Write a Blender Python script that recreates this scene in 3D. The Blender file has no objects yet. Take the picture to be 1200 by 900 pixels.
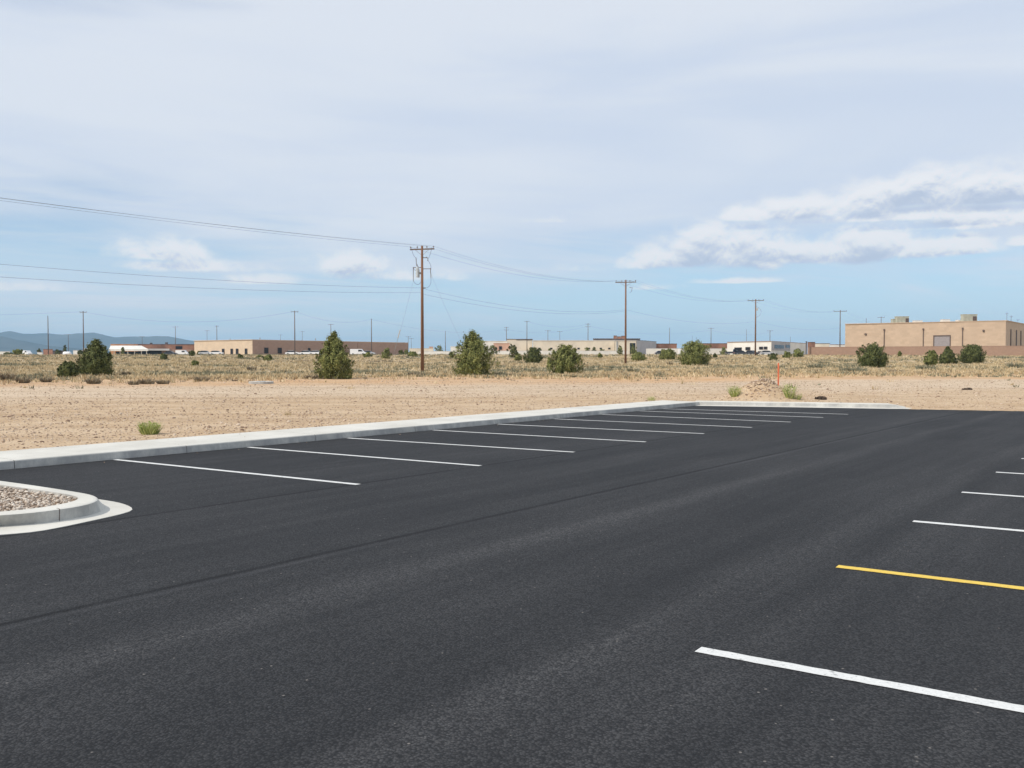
import bpy, math, random
import numpy as np
from mathutils import Vector, Matrix, noise

S = bpy.context.scene
COL = S.collection
RAD = math.radians

# ------------------------------------------------------------------ camera
F = 1085.0                     # focal length in photo pixels (1200 wide)
CAM_H = 1.72
PITCH = math.atan(30.0 / F)    # horizon at photo row 420
cam_d = bpy.data.cameras.new('camera')
cam = bpy.data.objects.new('camera', cam_d)
COL.objects.link(cam)
cam.location = (0, 0, CAM_H)
cam.rotation_euler = (RAD(90) - PITCH, 0, 0)
cam_d.sensor_width = 36.0
cam_d.lens = 36.0 * F / 1200.0
cam_d.clip_start = 0.1
cam_d.clip_end = 60000
S.camera = cam

# ------------------------------------------------------------------ exposure
S.render.resolution_x = 1024
S.render.resolution_y = 768
S.view_settings.view_transform = 'Standard'
S.view_settings.look = 'None'
S.view_settings.gamma = 1.0
S.view_settings.use_curve_mapping = False
S.view_settings.exposure = -0.32
S.render.engine = 'CYCLES'

SUN_AZ, SUN_EL = RAD(-122), RAD(44)
SUN_DIR = Vector((math.sin(SUN_AZ) * math.cos(SUN_EL), math.cos(SUN_AZ) * math.cos(SUN_EL), math.sin(SUN_EL)))


# ------------------------------------------------------------------ node helpers
class NT:
    def __init__(self, tree):
        self.t = tree
        self.n = tree.nodes
        self.l = tree.links

    def new(self, typ, **kw):
        nd = self.n.new(typ)
        for k, v in kw.items():
            setattr(nd, k, v)
        return nd

    def put(self, sock, v):
        if v is None:
            return
        if hasattr(v, 'is_output') or isinstance(v, bpy.types.NodeSocket):
            self.l.new(v, sock)
        else:
            if isinstance(v, (tuple, list)) and len(v) == 3 and sock.type == 'RGBA':
                v = (*v, 1)
            sock.default_value = v

    def m(self, op, a, b=None, c=None, clamp=False):
        nd = self.new('ShaderNodeMath', operation=op, use_clamp=clamp)
        self.put(nd.inputs[0], a)
        self.put(nd.inputs[1], b)
        self.put(nd.inputs[2], c)
        return nd.outputs[0]

    def vec(self, x, y, z=0.0):
        nd = self.new('ShaderNodeCombineXYZ')
        for i, v in enumerate((x, y, z)):
            self.put(nd.inputs[i], v)
        return nd.outputs[0]

    def sep(self, v):
        nd = self.new('ShaderNodeSeparateXYZ')
        self.put(nd.inputs[0], v)
        return nd.outputs

    def noise(self, v, scale=1.0, detail=4.0, rough=0.55, dist=0.0, out=0):
        nd = self.new('ShaderNodeTexNoise')
        self.put(nd.inputs['Vector'], v)
        nd.inputs['Scale'].default_value = scale
        nd.inputs['Detail'].default_value = detail
        nd.inputs['Roughness'].default_value = rough
        nd.inputs['Distortion'].default_value = dist
        return nd.outputs[out]

    def voro(self, v, scale, feature='F1', out=0, rand=1.0):
        nd = self.new('ShaderNodeTexVoronoi', feature=feature)
        self.put(nd.inputs['Vector'], v)
        nd.inputs['Scale'].default_value = scale
        nd.inputs['Randomness'].default_value = rand
        return nd.outputs[out]

    def mix(self, f, a, b, mode='MIX'):
        nd = self.new('ShaderNodeMix', data_type='RGBA', blend_type=mode)
        self.put(nd.inputs[0], f)
        self.put(nd.inputs[6], a)
        self.put(nd.inputs[7], b)
        return nd.outputs[2]

    def rng(self, v, a, b, c=0.0, d=1.0, smooth=True):
        nd = self.new('ShaderNodeMapRange', interpolation_type='SMOOTHSTEP' if smooth else 'LINEAR')
        self.put(nd.inputs['Value'], v)
        for k, x in (('From Min', a), ('From Max', b), ('To Min', c), ('To Max', d)):
            self.put(nd.inputs[k], x)
        return nd.outputs[0]

    def ramp(self, v, stops):
        nd = self.new('ShaderNodeValToRGB')
        e = nd.color_ramp.elements
        while len(e) < len(stops):
            e.new(0.5)
        for i, (p, c) in enumerate(stops):
            e[i].position = p
            e[i].color = (*c, 1)
        self.put(nd.inputs[0], v)
        return nd.outputs[0]

    def bump(self, h, strength=0.3, dist=0.01, nrm=None):
        nd = self.new('ShaderNodeBump')
        nd.inputs['Strength'].default_value = strength
        nd.inputs['Distance'].default_value = dist
        self.put(nd.inputs['Height'], h)
        if nrm is not None:
            self.put(nd.inputs['Normal'], nrm)
        return nd.outputs[0]


# ------------------------------------------------------------------ world
def build_world():
    w = bpy.data.worlds.new('World')
    S.world = w
    w.use_nodes = True
    t = NT(w.node_tree)
    bg = w.node_tree.nodes['Background']
    K = 0.1
    bg.inputs['Strength'].default_value = K
    sky = t.new('ShaderNodeTexSky', sky_type='NISHITA', sun_disc=False, sun_elevation=SUN_EL,
                sun_rotation=SUN_AZ % (2 * math.pi), altitude=1500, air_density=1.0, dust_density=1.2, ozone_density=1.6)
    d = t.new('ShaderNodeTexCoord').outputs['Generated']
    x, y, z = t.sep(d)
    hor = t.m('SQRT', t.m('ADD', t.m('MULTIPLY', x, x), t.m('MULTIPLY', y, y)))
    az = t.m('ARCTAN2', x, y)
    el = t.m('DIVIDE', z, t.m('MAXIMUM', hor, 0.02))      # tan of elevation
    # px-like coordinates: 1 unit = 100 photo pixels
    ax = t.m('MULTIPLY', az, F / 100)
    ey = t.m('MULTIPLY', el, F / 100)
    # ---- clear sky
    base = sky.outputs[0]
    # ---- high cirrus veil on a plane
    iz = t.m('DIVIDE', 1.0, t.m('ADD', t.m('MAXIMUM', z, 0.0), 0.09))
    cx, cy = t.m('MULTIPLY', x, iz), t.m('MULTIPLY', y, iz)
    a = RAD(24)
    rx = t.m('ADD', t.m('MULTIPLY', cx, math.cos(a)), t.m('MULTIPLY', cy, math.sin(a)))
    ry = t.m('SUBTRACT', t.m('MULTIPLY', cy, math.cos(a)), t.m('MULTIPLY', cx, math.sin(a)))
    n1 = t.noise(t.vec(t.m('MULTIPLY', rx, 0.75), t.m('MULTIPLY', ry, 1.5), 3.3), 1.0, 5, 0.52, 0.6)
    n2 = t.noise(t.vec(t.m('MULTIPLY', ax, 0.26), t.m('MULTIPLY', ey, 0.75), 7.1), 1.0, 5, 0.5, 0.5)
    n3 = t.noise(t.vec(t.m('MULTIPLY', rx, 2.2), t.m('MULTIPLY', ry, 9.0), 1.7), 1.0, 4, 0.55, 0.5)
    nn = t.m('ADD', t.m('MULTIPLY', n1, 0.55), t.m('ADD', t.m('MULTIPLY', n2, 0.42), t.m('MULTIPLY', n3, 0.03)))
    cov = t.rng(ey, 0.1, 2.2, -0.05, 0.27)
    # blue gaps and thick places: (px, py, rx, ry, amount)
    for (px, py, sx, sy, am) in ((50, 265, 150, 38, -0.13), (225, 25, 130, 22, -0.10), (440, 55, 170, 26, -0.09), (1120, 190, 130, 22, -0.11),
                                 (720, 285, 90, 22, -0.10), (950, 345, 420, 42, -0.12), (90, 120, 300, 50, 0.10),
                                 (620, 140, 300, 60, 0.12), (950, 120, 300, 40, 0.06), (560, 215, 260, 25, 0.06), (60, 350, 170, 16, .09), (300, 280, 180, 25, .03)):
        cxp = math.atan((px - 600) / F) * F / 100
        cyp = (420 - py) / 100
        dx = t.m('MULTIPLY', t.m('SUBTRACT', ax, cxp), 100 / sx)
        dy = t.m('MULTIPLY', t.m('SUBTRACT', ey, cyp), 100 / sy)
        r2 = t.m('ADD', t.m('MULTIPLY', dx, dx), t.m('MULTIPLY', dy, dy))
        g = t.m('EXPONENT', t.m('MULTIPLY', r2, -1.0))
        cov = t.m('ADD', cov, t.m('MULTIPLY', g, am))
    veil = t.rng(t.m('ADD', nn, cov), 0.34, 0.70)
    veil = t.m('MULTIPLY', veil, 0.94)
    thick = t.noise(t.vec(t.m('MULTIPLY', ax, 0.18), t.m('MULTIPLY', ey, 0.9), 11.0), 1.0, 4, 0.5, 0.3)
    veil_col = t.mix(t.rng(thick, 0.35, 0.65), (5.3 * VK, 5.92 * VK, 6.98 * VK), (6.2 * VK, 6.6 * VK, 7.25 * VK))
    skyb = t.mix(1.0, base, (0.95 * SB, 1.05 * SB, 1.08 * SB), 'MULTIPLY')
    horiz = t.rng(ey, 0.0, 2.4, 0.85, 0.0)
    skyb = t.mix(horiz, skyb, (4.5 * VK, 6.1 * VK, 7.5 * VK))
    c = t.mix(veil, skyb, veil_col)
    # ---- cumulus: soft ellipses broken up by noise; (px, py, rx, ry, strength), flat bases
    CU = [(1075, 246, 70, 26, 1.15), (1160, 250, 66, 26, 1.2), (1235, 246, 60, 26, 1.1), (1015, 253, 40, 17, 1.0), (935, 258, 56, 18, 1.05), (880, 260, 30, 12, .95), (1080, 268, 120, 11, .85), (1200, 280, 100, 12, .95),
          (820, 300, 40, 30, 1.15), (785, 308, 42, 18, 1.0), (880, 306, 58, 30, 1.05), (940, 308, 60, 18, 1.0), (1012, 304, 46, 26, 1.15), (1085, 305, 60, 16, 1.0), (740, 313, 34, 12, .62), (1125, 308, 30, 8, .8),
          (690, 316, 50, 8, .42), (865, 333, 44, 5, .8), (770, 339, 34, 6, .55), (1197, 302, 16, 8, .8),
          (200, 308, 52, 18, .85), (235, 320, 75, 14, .72), (305, 333, 50, 10, .68), (415, 316, 44, 20, .92), (470, 326, 90, 12, .6), (10, 348, 70, 9, .48), (650, 260, 36, 7, .42)]

    def shape(e):
        s_ = None
        for (px, py, sx, sy, am) in CU:
            cxp = math.atan((px - 600) / F) * F / 100
            cyp = (420 - py) / 100
            dx = t.m('MULTIPLY', t.m('SUBTRACT', ax, cxp), 100 / sx)
            dyr = t.m('SUBTRACT', e, cyp)
            dy = t.m('MAXIMUM', t.m('MULTIPLY', dyr, 100 / sy), t.m('MULTIPLY', dyr, -100 / (sy * 0.36)))
            r2 = t.m('ADD', t.m('MULTIPLY', dx, dx), t.m('MULTIPLY', dy, dy))
            g = t.m('MULTIPLY', t.m('EXPONENT', t.m('MULTIPLY', r2, -0.8)), am)
            s_ = g if s_ is None else t.m('MAXIMUM', s_, g)
        return s_

    def puff(e):
        P = t.vec(ax, t.m('MULTIPLY', e, 1.3), 0.0)
        w = t.new('ShaderNodeVectorMath', operation='MULTIPLY_ADD')
        t.put(w.inputs[0], t.noise(P, 2.6, 3, 0.5, 0, out=1))
        w.inputs[1].default_value = (0.35, 0.35, 0.0)
        t.put(w.inputs[2], P)
        Pw = w.outputs[0]
        v1 = t.m('SUBTRACT', 0.5, t.voro(Pw, 1.9, 'F1'))
        v2 = t.m('SUBTRACT', 0.5, t.voro(Pw, 4.6, 'F1'))
        n = t.m('SUBTRACT', t.noise(P, 2.3, 8, 0.66, 0.25), 0.5)
        return t.m('ADD', t.m('ADD', t.m('MULTIPLY', v1, 0.40), t.m('MULTIPLY', v2, 0.15)), t.m('MULTIPLY', n, 1.15))

    s0, p0 = shape(ey), puff(ey)
    s1, p1 = shape(t.m('ADD', ey, 0.11)), puff(t.m('ADD', ey, 0.055))
    d0 = t.m('ADD', s0, t.m('MULTIPLY', p0, t.rng(s0, 0.0, 0.4, 0.1, 1.0)))
    cm = t.m('MULTIPLY', t.rng(d0, 0.12, 0.70), 0.94)
    # tops catch the light; where more cloud lies overhead the body turns blue-grey
    shade = t.rng(t.m('ADD', t.m('MULTIPLY', s1, 1.0), t.m('MULTIPLY', t.m('SUBTRACT', p1, p0), 1.5)), 0.40, 1.15)
    ccol = t.mix(shade, (7.15 * VK, 7.25 * VK, 7.5 * VK), (4.15 * VK, 4.8 * VK, 6.0 * VK))
    c = t.mix(cm, c, ccol)
    t.put(bg.inputs['Color'], c)
    w.cycles.sampling_method = 'MANUAL'
    w.cycles.sample_map_resolution = 512


VK = 1.57
SB = 1.5
build_world()

sun_d = bpy.data.lights.new('sun', 'SUN')
sun_d.energy = 4.2
sun_d.angle = RAD(0.53)
sun_d.color = (1.0, 0.935, 0.84)
sun = bpy.data.objects.new('sun', sun_d)
COL.objects.link(sun)
sun.location = (0, 0, 60)
sun.rotation_euler = SUN_DIR.to_track_quat('Z', 'Y').to_euler()


# ------------------------------------------------------------------ materials
MATS = {}


def mat(name, build):
    if name in MATS:
        return MATS[name]
    m = bpy.data.materials.new(name)
    m.use_nodes = True
    t = NT(m.node_tree)
    b = m.node_tree.nodes['Principled BSDF']
    b.inputs['Specular IOR Level'].default_value = 0.3
    build(t, b)
    MATS[name] = m
    return m


def simple(name, col, rough=0.8, var=0.12, scale=3.0, metal=0.0, bump=0.0):
    def f(t, b):
        tc = t.new('ShaderNodeTexCoord').outputs['Object']
        n = t.noise(tc, scale, 5, 0.6)
        lo = tuple(c * (1 - var * 1.6) for c in col)
        hi = tuple(min(1, c * (1 + var * 1.6)) for c in col)
        t.put(b.inputs['Base Color'], t.mix(t.rng(n, 0.3, 0.7), lo, hi))
        b.inputs['Roughness'].default_value = rough
        b.inputs['Metallic'].default_value = metal
        if bump:
            t.put(b.inputs['Normal'], t.bump(t.noise(tc, scale * 8, 4, 0.6), bump, 0.02))
    return mat(name, f)


# lot directions
UA = math.atan2(15.46, 20.6)
U = Vector((math.sin(UA), math.cos(UA), 0))       # along the long kerb
N = Vector((math.cos(UA), -math.sin(UA), 0))      # towards the lot


def st_coords(t, tc):
    x, y, z = t.sep(tc)
    s = t.m('ADD', t.m('MULTIPLY', x, U.x), t.m('MULTIPLY', y, U.y))
    q = t.m('ADD', t.m('MULTIPLY', x, N.x), t.m('MULTIPLY', y, N.y))
    return s, q, z


def ray(px, py):
    v = (450 - py) / F
    c, s = math.cos(PITCH), math.sin(PITCH)
    return Vector(((px - 600) / F, c + s * v, -s + c * v))


def gp(px, py, z=0.0):
    r = ray(px, py)
    k = (z - CAM_H) / r.z
    return Vector((r.x * k, r.y * k, z))


def zz(py, D):
    r = ray(600, py)
    return CAM_H + r.z / r.y * D


def at(px, D, z=0.0):
    return Vector(((px - 600) / F * D, D, z))


SEAM1 = N.dot(gp(200, 688))
SEAM2 = N.dot(gp(610, 539))


def f_asphalt(t, b):
    tc = t.new('ShaderNodeTexCoord').outputs['Object']
    s, q, z = st_coords(t, tc)
    wob = t.m('MULTIPLY', t.m('SUBTRACT', t.noise(tc, 0.35, 3, 0.5), 0.5), 0.25)
    qw = t.m('ADD', q, wob)
    streak = t.noise(t.vec(t.m('MULTIPLY', s, 0.05), t.m('MULTIPLY', qw, 0.75), 0), 1.0, 5, 0.55)
    streak2 = t.noise(t.vec(t.m('MULTIPLY', s, 0.25), t.m('MULTIPLY', qw, 4.0), 5), 1.0, 4, 0.6)
    blot = t.noise(tc, 0.28, 4, 0.55)
    agg = t.voro(tc, 72.0, 'F1', 0)
    aggc = t.sep(t.voro(tc, 72.0, 'F1', 1))[0]
    fine = t.noise(tc, 160.0, 3, 0.7)
    mid = t.noise(tc, 14.0, 4, 0.7)
    v = t.m('ADD', t.m('MULTIPLY', t.rng(streak, 0.3, 0.72), 0.34), t.m('MULTIPLY', t.rng(streak2, 0.35, 0.7), 0.24))
    v = t.m('ADD', v, t.m('MULTIPLY', t.rng(blot, 0.3, 0.7), 0.25))
    # worn paler wheel paths
    for px, py, wdt, am in ((200, 745, 0.32, 0.42), (640, 792, 0.36, 0.26), (980, 700, 0.32, 0.30), (560, 600, 0.4, .20)):
        q0 = N.dot(gp(px, py))
        dd = t.m('DIVIDE', t.m('ABSOLUTE', t.m('SUBTRACT', qw, q0)), wdt)
        v = t.m('ADD', v, t.m('MULTIPLY', t.rng(dd, 1.0, 0.0), am))
    v = t.m('MULTIPLY', v, t.rng(mid, 0.2, 0.8, 0.75, 1.2))
    col = t.mix(t.m('MINIMUM', v, 1.0), (0.024, 0.025, 0.0275), (0.062, 0.062, 0.0645))
    # aggregate: stones of slightly different greys, dark bitumen in between
    col = t.mix(1.0, col, t.mix(t.rng(aggc, 0.1, 0.95), (0.74, 0.74, 0.74), (1.35, 1.34, 1.32)), 'MULTIPLY')
    pit = t.rng(t.noise(tc, 38.0, 4, 0.6), 0.60, 0.70)
    gap = t.m('MAXIMUM', t.rng(agg, 0.42, 0.72), pit)
    col = t.mix(t.m('MULTIPLY', gap, 0.66), col, (0.011, 0.012, 0.014))
    sp = t.sep(t.voro(tc, 48.0, 'F1', 1))[2]
    wear = t.rng(v, 0.45, 0.95)
    col = t.mix(t.m('MULTIPLY', t.m('MULTIPLY', t.rng(sp, 0.72, 0.9), t.m('SUBTRACT', 1.0, gap)), t.m('ADD', t.m('MULTIPLY', wear, 0.38), 0.02)), col, (0.13, 0.128, 0.127))
    # scattered pale chips
    chip = t.voro(tc, 22.0, 'F1', 1)
    cs = t.sep(chip)[1]
    cd = t.voro(tc, 22.0, 'F1', 0)
    cm = t.m('MULTIPLY', t.rng(cs, 0.955, 0.975), t.rng(cd, 0.20, 0.10))
    col = t.mix(t.m('MULTIPLY', cm, 0.8), col, (0.24, 0.22, 0.20))
    # paving joints
    seam = None
    for q0, wdt, am in ((SEAM1, 0.055, 0.72), (SEAM2, 0.055, 0.8)):
        wv = t.m('MULTIPLY', t.m('SUBTRACT', t.noise(t.vec(s, 0, q0), 0.8, 4, 0.6), 0.5), 0.06)
        dd = t.m('ABSOLUTE', t.m('SUBTRACT', t.m('ADD', q, wv), q0))
        br = t.rng(t.noise(t.vec(s, 0, q0 * 3), 1.6, 3, 0.6), 0.2, 0.55, 0.35, 1.0)
        e = t.m('MULTIPLY', t.m('MULTIPLY', t.rng(dd, wdt, wdt * 0.2), am), br)
        seam = e if seam is None else t.m('MAXIMUM', seam, e)
    col = t.mix(seam, col, (0.007, 0.007, 0.008))
    # paler scuffed rim beside the nearer joint
    dd = t.m('SUBTRACT', q, SEAM1 + 0.10)
    rim = t.m('MULTIPLY', t.rng(t.m('ABSOLUTE', dd), 0.07, 0.0), t.rng(streak2, 0.3, 0.7, 0.0, 0.35))
    col = t.mix(rim, col, (0.085, 0.085, 0.09))
    # pale scratches and dusty marks
    sc = t.noise(t.vec(t.m('MULTIPLY', s, 1.4), t.m('MULTIPLY', qw, 22.0), 2.0), 1.0, 5, 0.75)
    reg = t.rng(t.noise(tc, 0.5, 3, 0.5), 0.46, 0.62)
    col = t.mix(t.m('MULTIPLY', t.m('MULTIPLY', t.rng(sc, 0.63, 0.74), reg), 0.5), col, (0.17, 0.16, 0.155))
    t.put(b.inputs['Base Color'], col)
    b.inputs['Roughness'].default_value = 0.82
    b.inputs['Specular IOR Level'].default_value = 0.16
    h = t.m('ADD', t.m('MULTIPLY', t.m('MAXIMUM', t.rng(agg, 0.1, 0.75), pit), -1.0), t.m('MULTIPLY', fine, 0.35))
    t.put(b.inputs['Normal'], t.bump(h, 0.55, 0.006))


def f_concrete(t, b):
    tc = t.new('ShaderNodeTexCoord').outputs['Object']
    s, q, z = st_coords(t, tc)
    n = t.noise(tc, 0.9, 6, 0.6)
    n2 = t.noise(tc, 9.0, 6, 0.7)
    n3 = t.noise(tc, 120.0, 3, 0.6)
    c = t.mix(t.rng(n, 0.25, 0.75), (0.54, 0.52, 0.465), (0.68, 0.66, 0.60))
    c = t.mix(t.m('MULTIPLY', t.rng(n2, 0.5, 0.8), 0.35), c, (0.42, 0.40, 0.37))
    c = t.mix(t.m('MULTIPLY', t.rng(n3, 0.4, 0.8), 0.25), c, (0.38, 0.37, 0.35))
    # blotchy darkening of the vertical faces: their shade put into the colour
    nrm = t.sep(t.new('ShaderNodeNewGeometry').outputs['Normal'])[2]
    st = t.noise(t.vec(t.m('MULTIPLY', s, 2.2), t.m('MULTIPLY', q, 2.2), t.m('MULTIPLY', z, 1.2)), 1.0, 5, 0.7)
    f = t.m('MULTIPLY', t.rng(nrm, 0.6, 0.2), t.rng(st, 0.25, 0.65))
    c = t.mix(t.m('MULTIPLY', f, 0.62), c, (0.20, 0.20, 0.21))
    t.put(b.inputs['Base Color'], c)
    b.inputs['Roughness'].default_value = 0.88
    t.put(b.inputs['Normal'], t.bump(t.m('ADD', n2, t.m('MULTIPLY', n3, 0.5)), 0.35, 0.006))


def f_dirt(t, b):
    tc = t.new('ShaderNodeTexCoord').outputs['Object']
    x, y, z = t.sep(tc)
    big = t.noise(tc, 0.06, 5, 0.6)
    midn = t.noise(tc, 0.7, 5, 0.6)
    rut = t.noise(t.vec(t.m('MULTIPLY', x, 0.05), t.m('MULTIPLY', y, 0.85), 0), 1.0, 5, 0.6, 0.4)
    fn = t.noise(tc, 26.0, 4, 0.7)
    # bands by distance from the lot: gravelly apron, pale track, orange verge, scrub field
    wob = t.m('MULTIPLY', t.m('SUBTRACT', t.noise(t.vec(x, y, 9), 0.09, 4, 0.6), 0.5), 14)
    yw = t.m('SUBTRACT', t.m('ADD', y, wob), t.m('MULTIPLY', x, 0.25))
    apron = t.mix(t.rng(midn, 0.3, 0.7), (0.49, 0.345, 0.212), (0.61, 0.462, 0.308))
    track = t.mix(t.rng(midn, 0.3, 0.7), (0.56, 0.43, 0.30), (0.65, 0.52, 0.38))
    verge = t.mix(t.rng(t.noise(tc, 0.4, 4, 0.6), 0.3, 0.7), (0.56, 0.34, 0.18), (0.62, 0.43, 0.26))
    field = t.mix(t.rng(t.noise(tc, 0.13, 6, 0.65), 0.35, 0.65), (0.38, 0.29, 0.17), (0.52, 0.42, 0.27))
    c = t.mix(t.rng(yw, 36, 45), apron, track)
    c = t.mix(t.rng(yw, 52, 60), c, verge)
    c = t.mix(t.rng(yw, 68, 95), c, field)
    c = t.mix(t.m('MULTIPLY', t.rng(rut, 0.47, 0.66), 0.5), c, (0.37, 0.25, 0.15))
    c = t.mix(t.m('MULTIPLY', t.rng(big, 0.4, 0.7), 0.25), c, (0.62, 0.49, 0.36))
    c = t.mix(t.m('MULTIPLY', t.rng(fn, 0.48, 0.7), 0.5), c, (0.29, 0.195, 0.125))
    cl = t.noise(tc, 5.0, 4, 0.7)
    c = t.mix(t.m('MULTIPLY', t.rng(cl, 0.58, 0.7), 0.4), c, (0.30, 0.20, 0.125))
    # pebbles
    pc = t.voro(tc, 16.0, 'F1', 1)
    pd = t.voro(tc, 16.0, 'F1', 0)
    pm = t.m('MULTIPLY', t.rng(t.sep(pc)[0], 0.55, 0.62), t.rng(pd, 0.42, 0.28))
    pm = t.m('MULTIPLY', pm, t.rng(y, 75, 45))
    c = t.mix(t.m('MULTIPLY', pm, 0.75), c, t.mix(t.sep(pc)[1], (0.24, 0.165, 0.12), (0.70, 0.60, 0.48)))
    t.put(b.inputs['Base Color'], c)
    b.inputs['Roughness'].default_value = 0.95
    b.inputs['Specular IOR Level'].default_value = 0.1
    hh = t.m('ADD', t.m('MULTIPLY', t.rng(pd, 0.5, 0.1), 0.6), t.m('ADD', fn, t.m('MULTIPLY', rut, 2.0)))
    t.put(b.inputs['Normal'], t.bump(hh, 0.6, 0.035))


def f_paint(col):
    def f(t, b):
        tc = t.new('ShaderNodeTexCoord').outputs['Object']
        n = t.noise(tc, 60.0, 5, 0.7)
        n2 = t.noise(tc, 3.0, 4, 0.6)
        n3 = t.noise(tc, 14.0, 5, 0.65)
        c = t.mix(t.rng(n, 0.3, 0.7), tuple(k * 0.86 for k in col), tuple(min(1, k * 1.04) for k in col))
        c = t.mix(t.m('MULTIPLY', t.rng(n2, 0.45, 0.75), 0.22), c, tuple(k * 0.55 for k in col))
        c = t.mix(t.m('MULTIPLY', t.rng(n3, 0.59, 0.72), 0.75), c, (0.13, 0.13, 0.135))
        pit = t.rng(t.noise(tc, 38.0, 4, 0.6), 0.60, 0.70)
        c = t.mix(t.m('MULTIPLY', pit, 0.45), c, (0.10, 0.10, 0.105))
        t.put(b.inputs['Base Color'], c)
        b.inputs['Roughness'].default_value = 0.65
        t.put(b.inputs['Normal'], t.bump(n, 0.5, 0.003))
    return f


def f_leaf(lo, mid, hi):
    def f(t, b):
        g = t.new('ShaderNodeNewGeometry').outputs['Random Per Island']
        tc = t.new('ShaderNodeTexCoord').outputs['Object']
        n = t.noise(tc, 2.2, 3, 0.5)
        v = t.m('ADD', t.m('MULTIPLY', g, 0.6), t.m('MULTIPLY', t.rng(n, 0.3, 0.7), 0.4))
        t.put(b.inputs['Base Color'], t.ramp(v, [(0.1, lo), (0.5, mid), (0.9, hi)]))
        b.inputs['Roughness'].default_value = 0.75
        b.inputs['Specular IOR Level'].default_value = 0.15
        b.inputs['Subsurface Weight'].default_value = 0.0
    return f


def f_wood(col):
    def f(t, b):
        tc = t.new('ShaderNodeTexCoord').outputs['Object']
        x, y, z = t.sep(tc)
        n = t.noise(t.vec(t.m('MULTIPLY', x, 14), t.m('MULTIPLY', y, 14), t.m('MULTIPLY', z, 0.7)), 1.0, 5, 0.65)
        c = t.mix(t.rng(n, 0.3, 0.7), tuple(k * 0.6 for k in col), tuple(k * 1.3 for k in col))
        t.put(b.inputs['Base Color'], c)
        b.inputs['Roughness'].default_value = 0.85
        t.put(b.inputs['Normal'], t.bump(n, 0.4, 0.02))
    return f


def f_block(col, bw=0.4, bh=0.2, mortar=0.8):
    def f(t, b):
        tc = t.new('ShaderNodeTexCoord').outputs['Object']
        s, q, z = st_coords(t, tc)
        br = t.new('ShaderNodeTexBrick')
        t.put(br.inputs['Vector'], t.vec(t.m('ADD', s, q), z, 0))
        br.inputs['Color1'].default_value = (*[k * 0.93 for k in col], 1)
        br.inputs['Color2'].default_value = (*[k * 1.07 for k in col], 1)
        br.inputs['Mortar'].default_value = (*[k * mortar for k in col], 1)
        br.inputs['Scale'].default_value = 1.0
        br.inputs['Mortar Size'].default_value = 0.012
        br.inputs['Brick Width'].default_value = bw
        br.inputs['Row Height'].default_value = bh
        n = t.noise(tc, 0.35, 5, 0.6)
        c = t.mix(t.m('MULTIPLY', t.rng(n, 0.35, 0.7), 0.25), br.outputs[0], tuple(k * 0.78 for k in col))
        t.put(b.inputs['Base Color'], c)
        b.inputs['Roughness'].default_value = 0.9
    return f


def f_stone(lo, mid, hi):
    def f(t, b):
        g = t.new('ShaderNodeNewGeometry').outputs['Random Per Island']
        tc = t.new('ShaderNodeTexCoord').outputs['Object']
        c = t.ramp(g, [(0.0, lo), (0.45, mid), (1.0, hi)])
        c = t.mix(1.0, c, t.mix(t.noise(tc, 60, 3, 0.6), (0.8, 0.8, 0.8), (1.15, 1.15, 1.15)), 'MULTIPLY')
        t.put(b.inputs['Base Color'], c)
        b.inputs['Roughness'].default_value = 0.9
    return f


def f_mount(t, b):
    tc = t.new('ShaderNodeTexCoord').outputs['Object']
    n = t.noise(tc, 0.0028, 7, 0.65)
    t.put(b.inputs['Base Color'], t.mix(t.rng(n, 0.35, 0.65), (0.04, 0.06, 0.075), (0.085, 0.10, 0.105)))
    b.inputs['Roughness'].default_value = 1.0
    b.inputs['Specular IOR Level'].default_value = 0.0


M_ASPH = mat('asphalt', f_asphalt)
M_CONC = mat('concrete', f_concrete)
M_DIRT = mat('desert_dirt', f_dirt)
M_WHITE = mat('white_paint', f_paint((0.71, 0.71, 0.69)))
M_YELL = mat('yellow_paint', f_paint((0.78, 0.54, 0.09)))
M_JUN = mat('juniper_leaf', f_leaf((0.08, 0.095, 0.03), (0.19, 0.205, 0.068), (0.36, 0.36, 0.13)))
M_DARKLEAF = mat('dark_leaf', f_leaf((0.05, 0.062, 0.024), (0.11, 0.125, 0.045), (0.21, 0.22, 0.08)))
M_GREENLEAF = mat('weed_leaf', f_leaf((0.19, 0.24, 0.06), (0.35, 0.40, 0.12), (0.52, 0.53, 0.22)))
M_SAGE = mat('sage_leaf', f_leaf((0.09, 0.095, 0.06), (0.19, 0.19, 0.125), (0.36, 0.34, 0.24)))
M_DSAGE = mat('dark_sage_leaf', f_leaf((0.13, 0.105, 0.075), (0.22, 0.18, 0.125), (0.34, 0.29, 0.20)))
M_STRAW = mat('straw', f_leaf((0.32, 0.24, 0.13), (0.54, 0.42, 0.25), (0.74, 0.62, 0.41)))
M_BARK = mat('bark', f_wood((0.14, 0.10, 0.07)))
M_POLE = mat('pole_wood_red', f_wood((0.21, 0.105, 0.06)))
M_POLE2 = mat('pole_wood_brown', f_wood((0.19, 0.11, 0.07)))
M_POLE3 = mat('pole_wood_grey', f_wood((0.16, 0.13, 0.12)))
M_ARM = mat('arm_wood', f_wood((0.16, 0.12, 0.10)))
M_INS = simple('insulator_porcelain', (0.22, 0.2, 0.2), 0.3)
M_STEEL = simple('galvanized_steel', (0.42, 0.45, 0.47), 0.5, metal=0.6)
M_CAN = simple('transformer_paint', (0.50, 0.54, 0.56), 0.45)
M_WIRE = simple('wire', (0.10, 0.11, 0.13), 0.6)
M_ORANGE = simple('orange_stake_paint', (0.70, 0.17, 0.08), 0.6)
M_GLASS = simple('dark_glass', (0.02, 0.022, 0.028), 0.12, 0.3)
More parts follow.
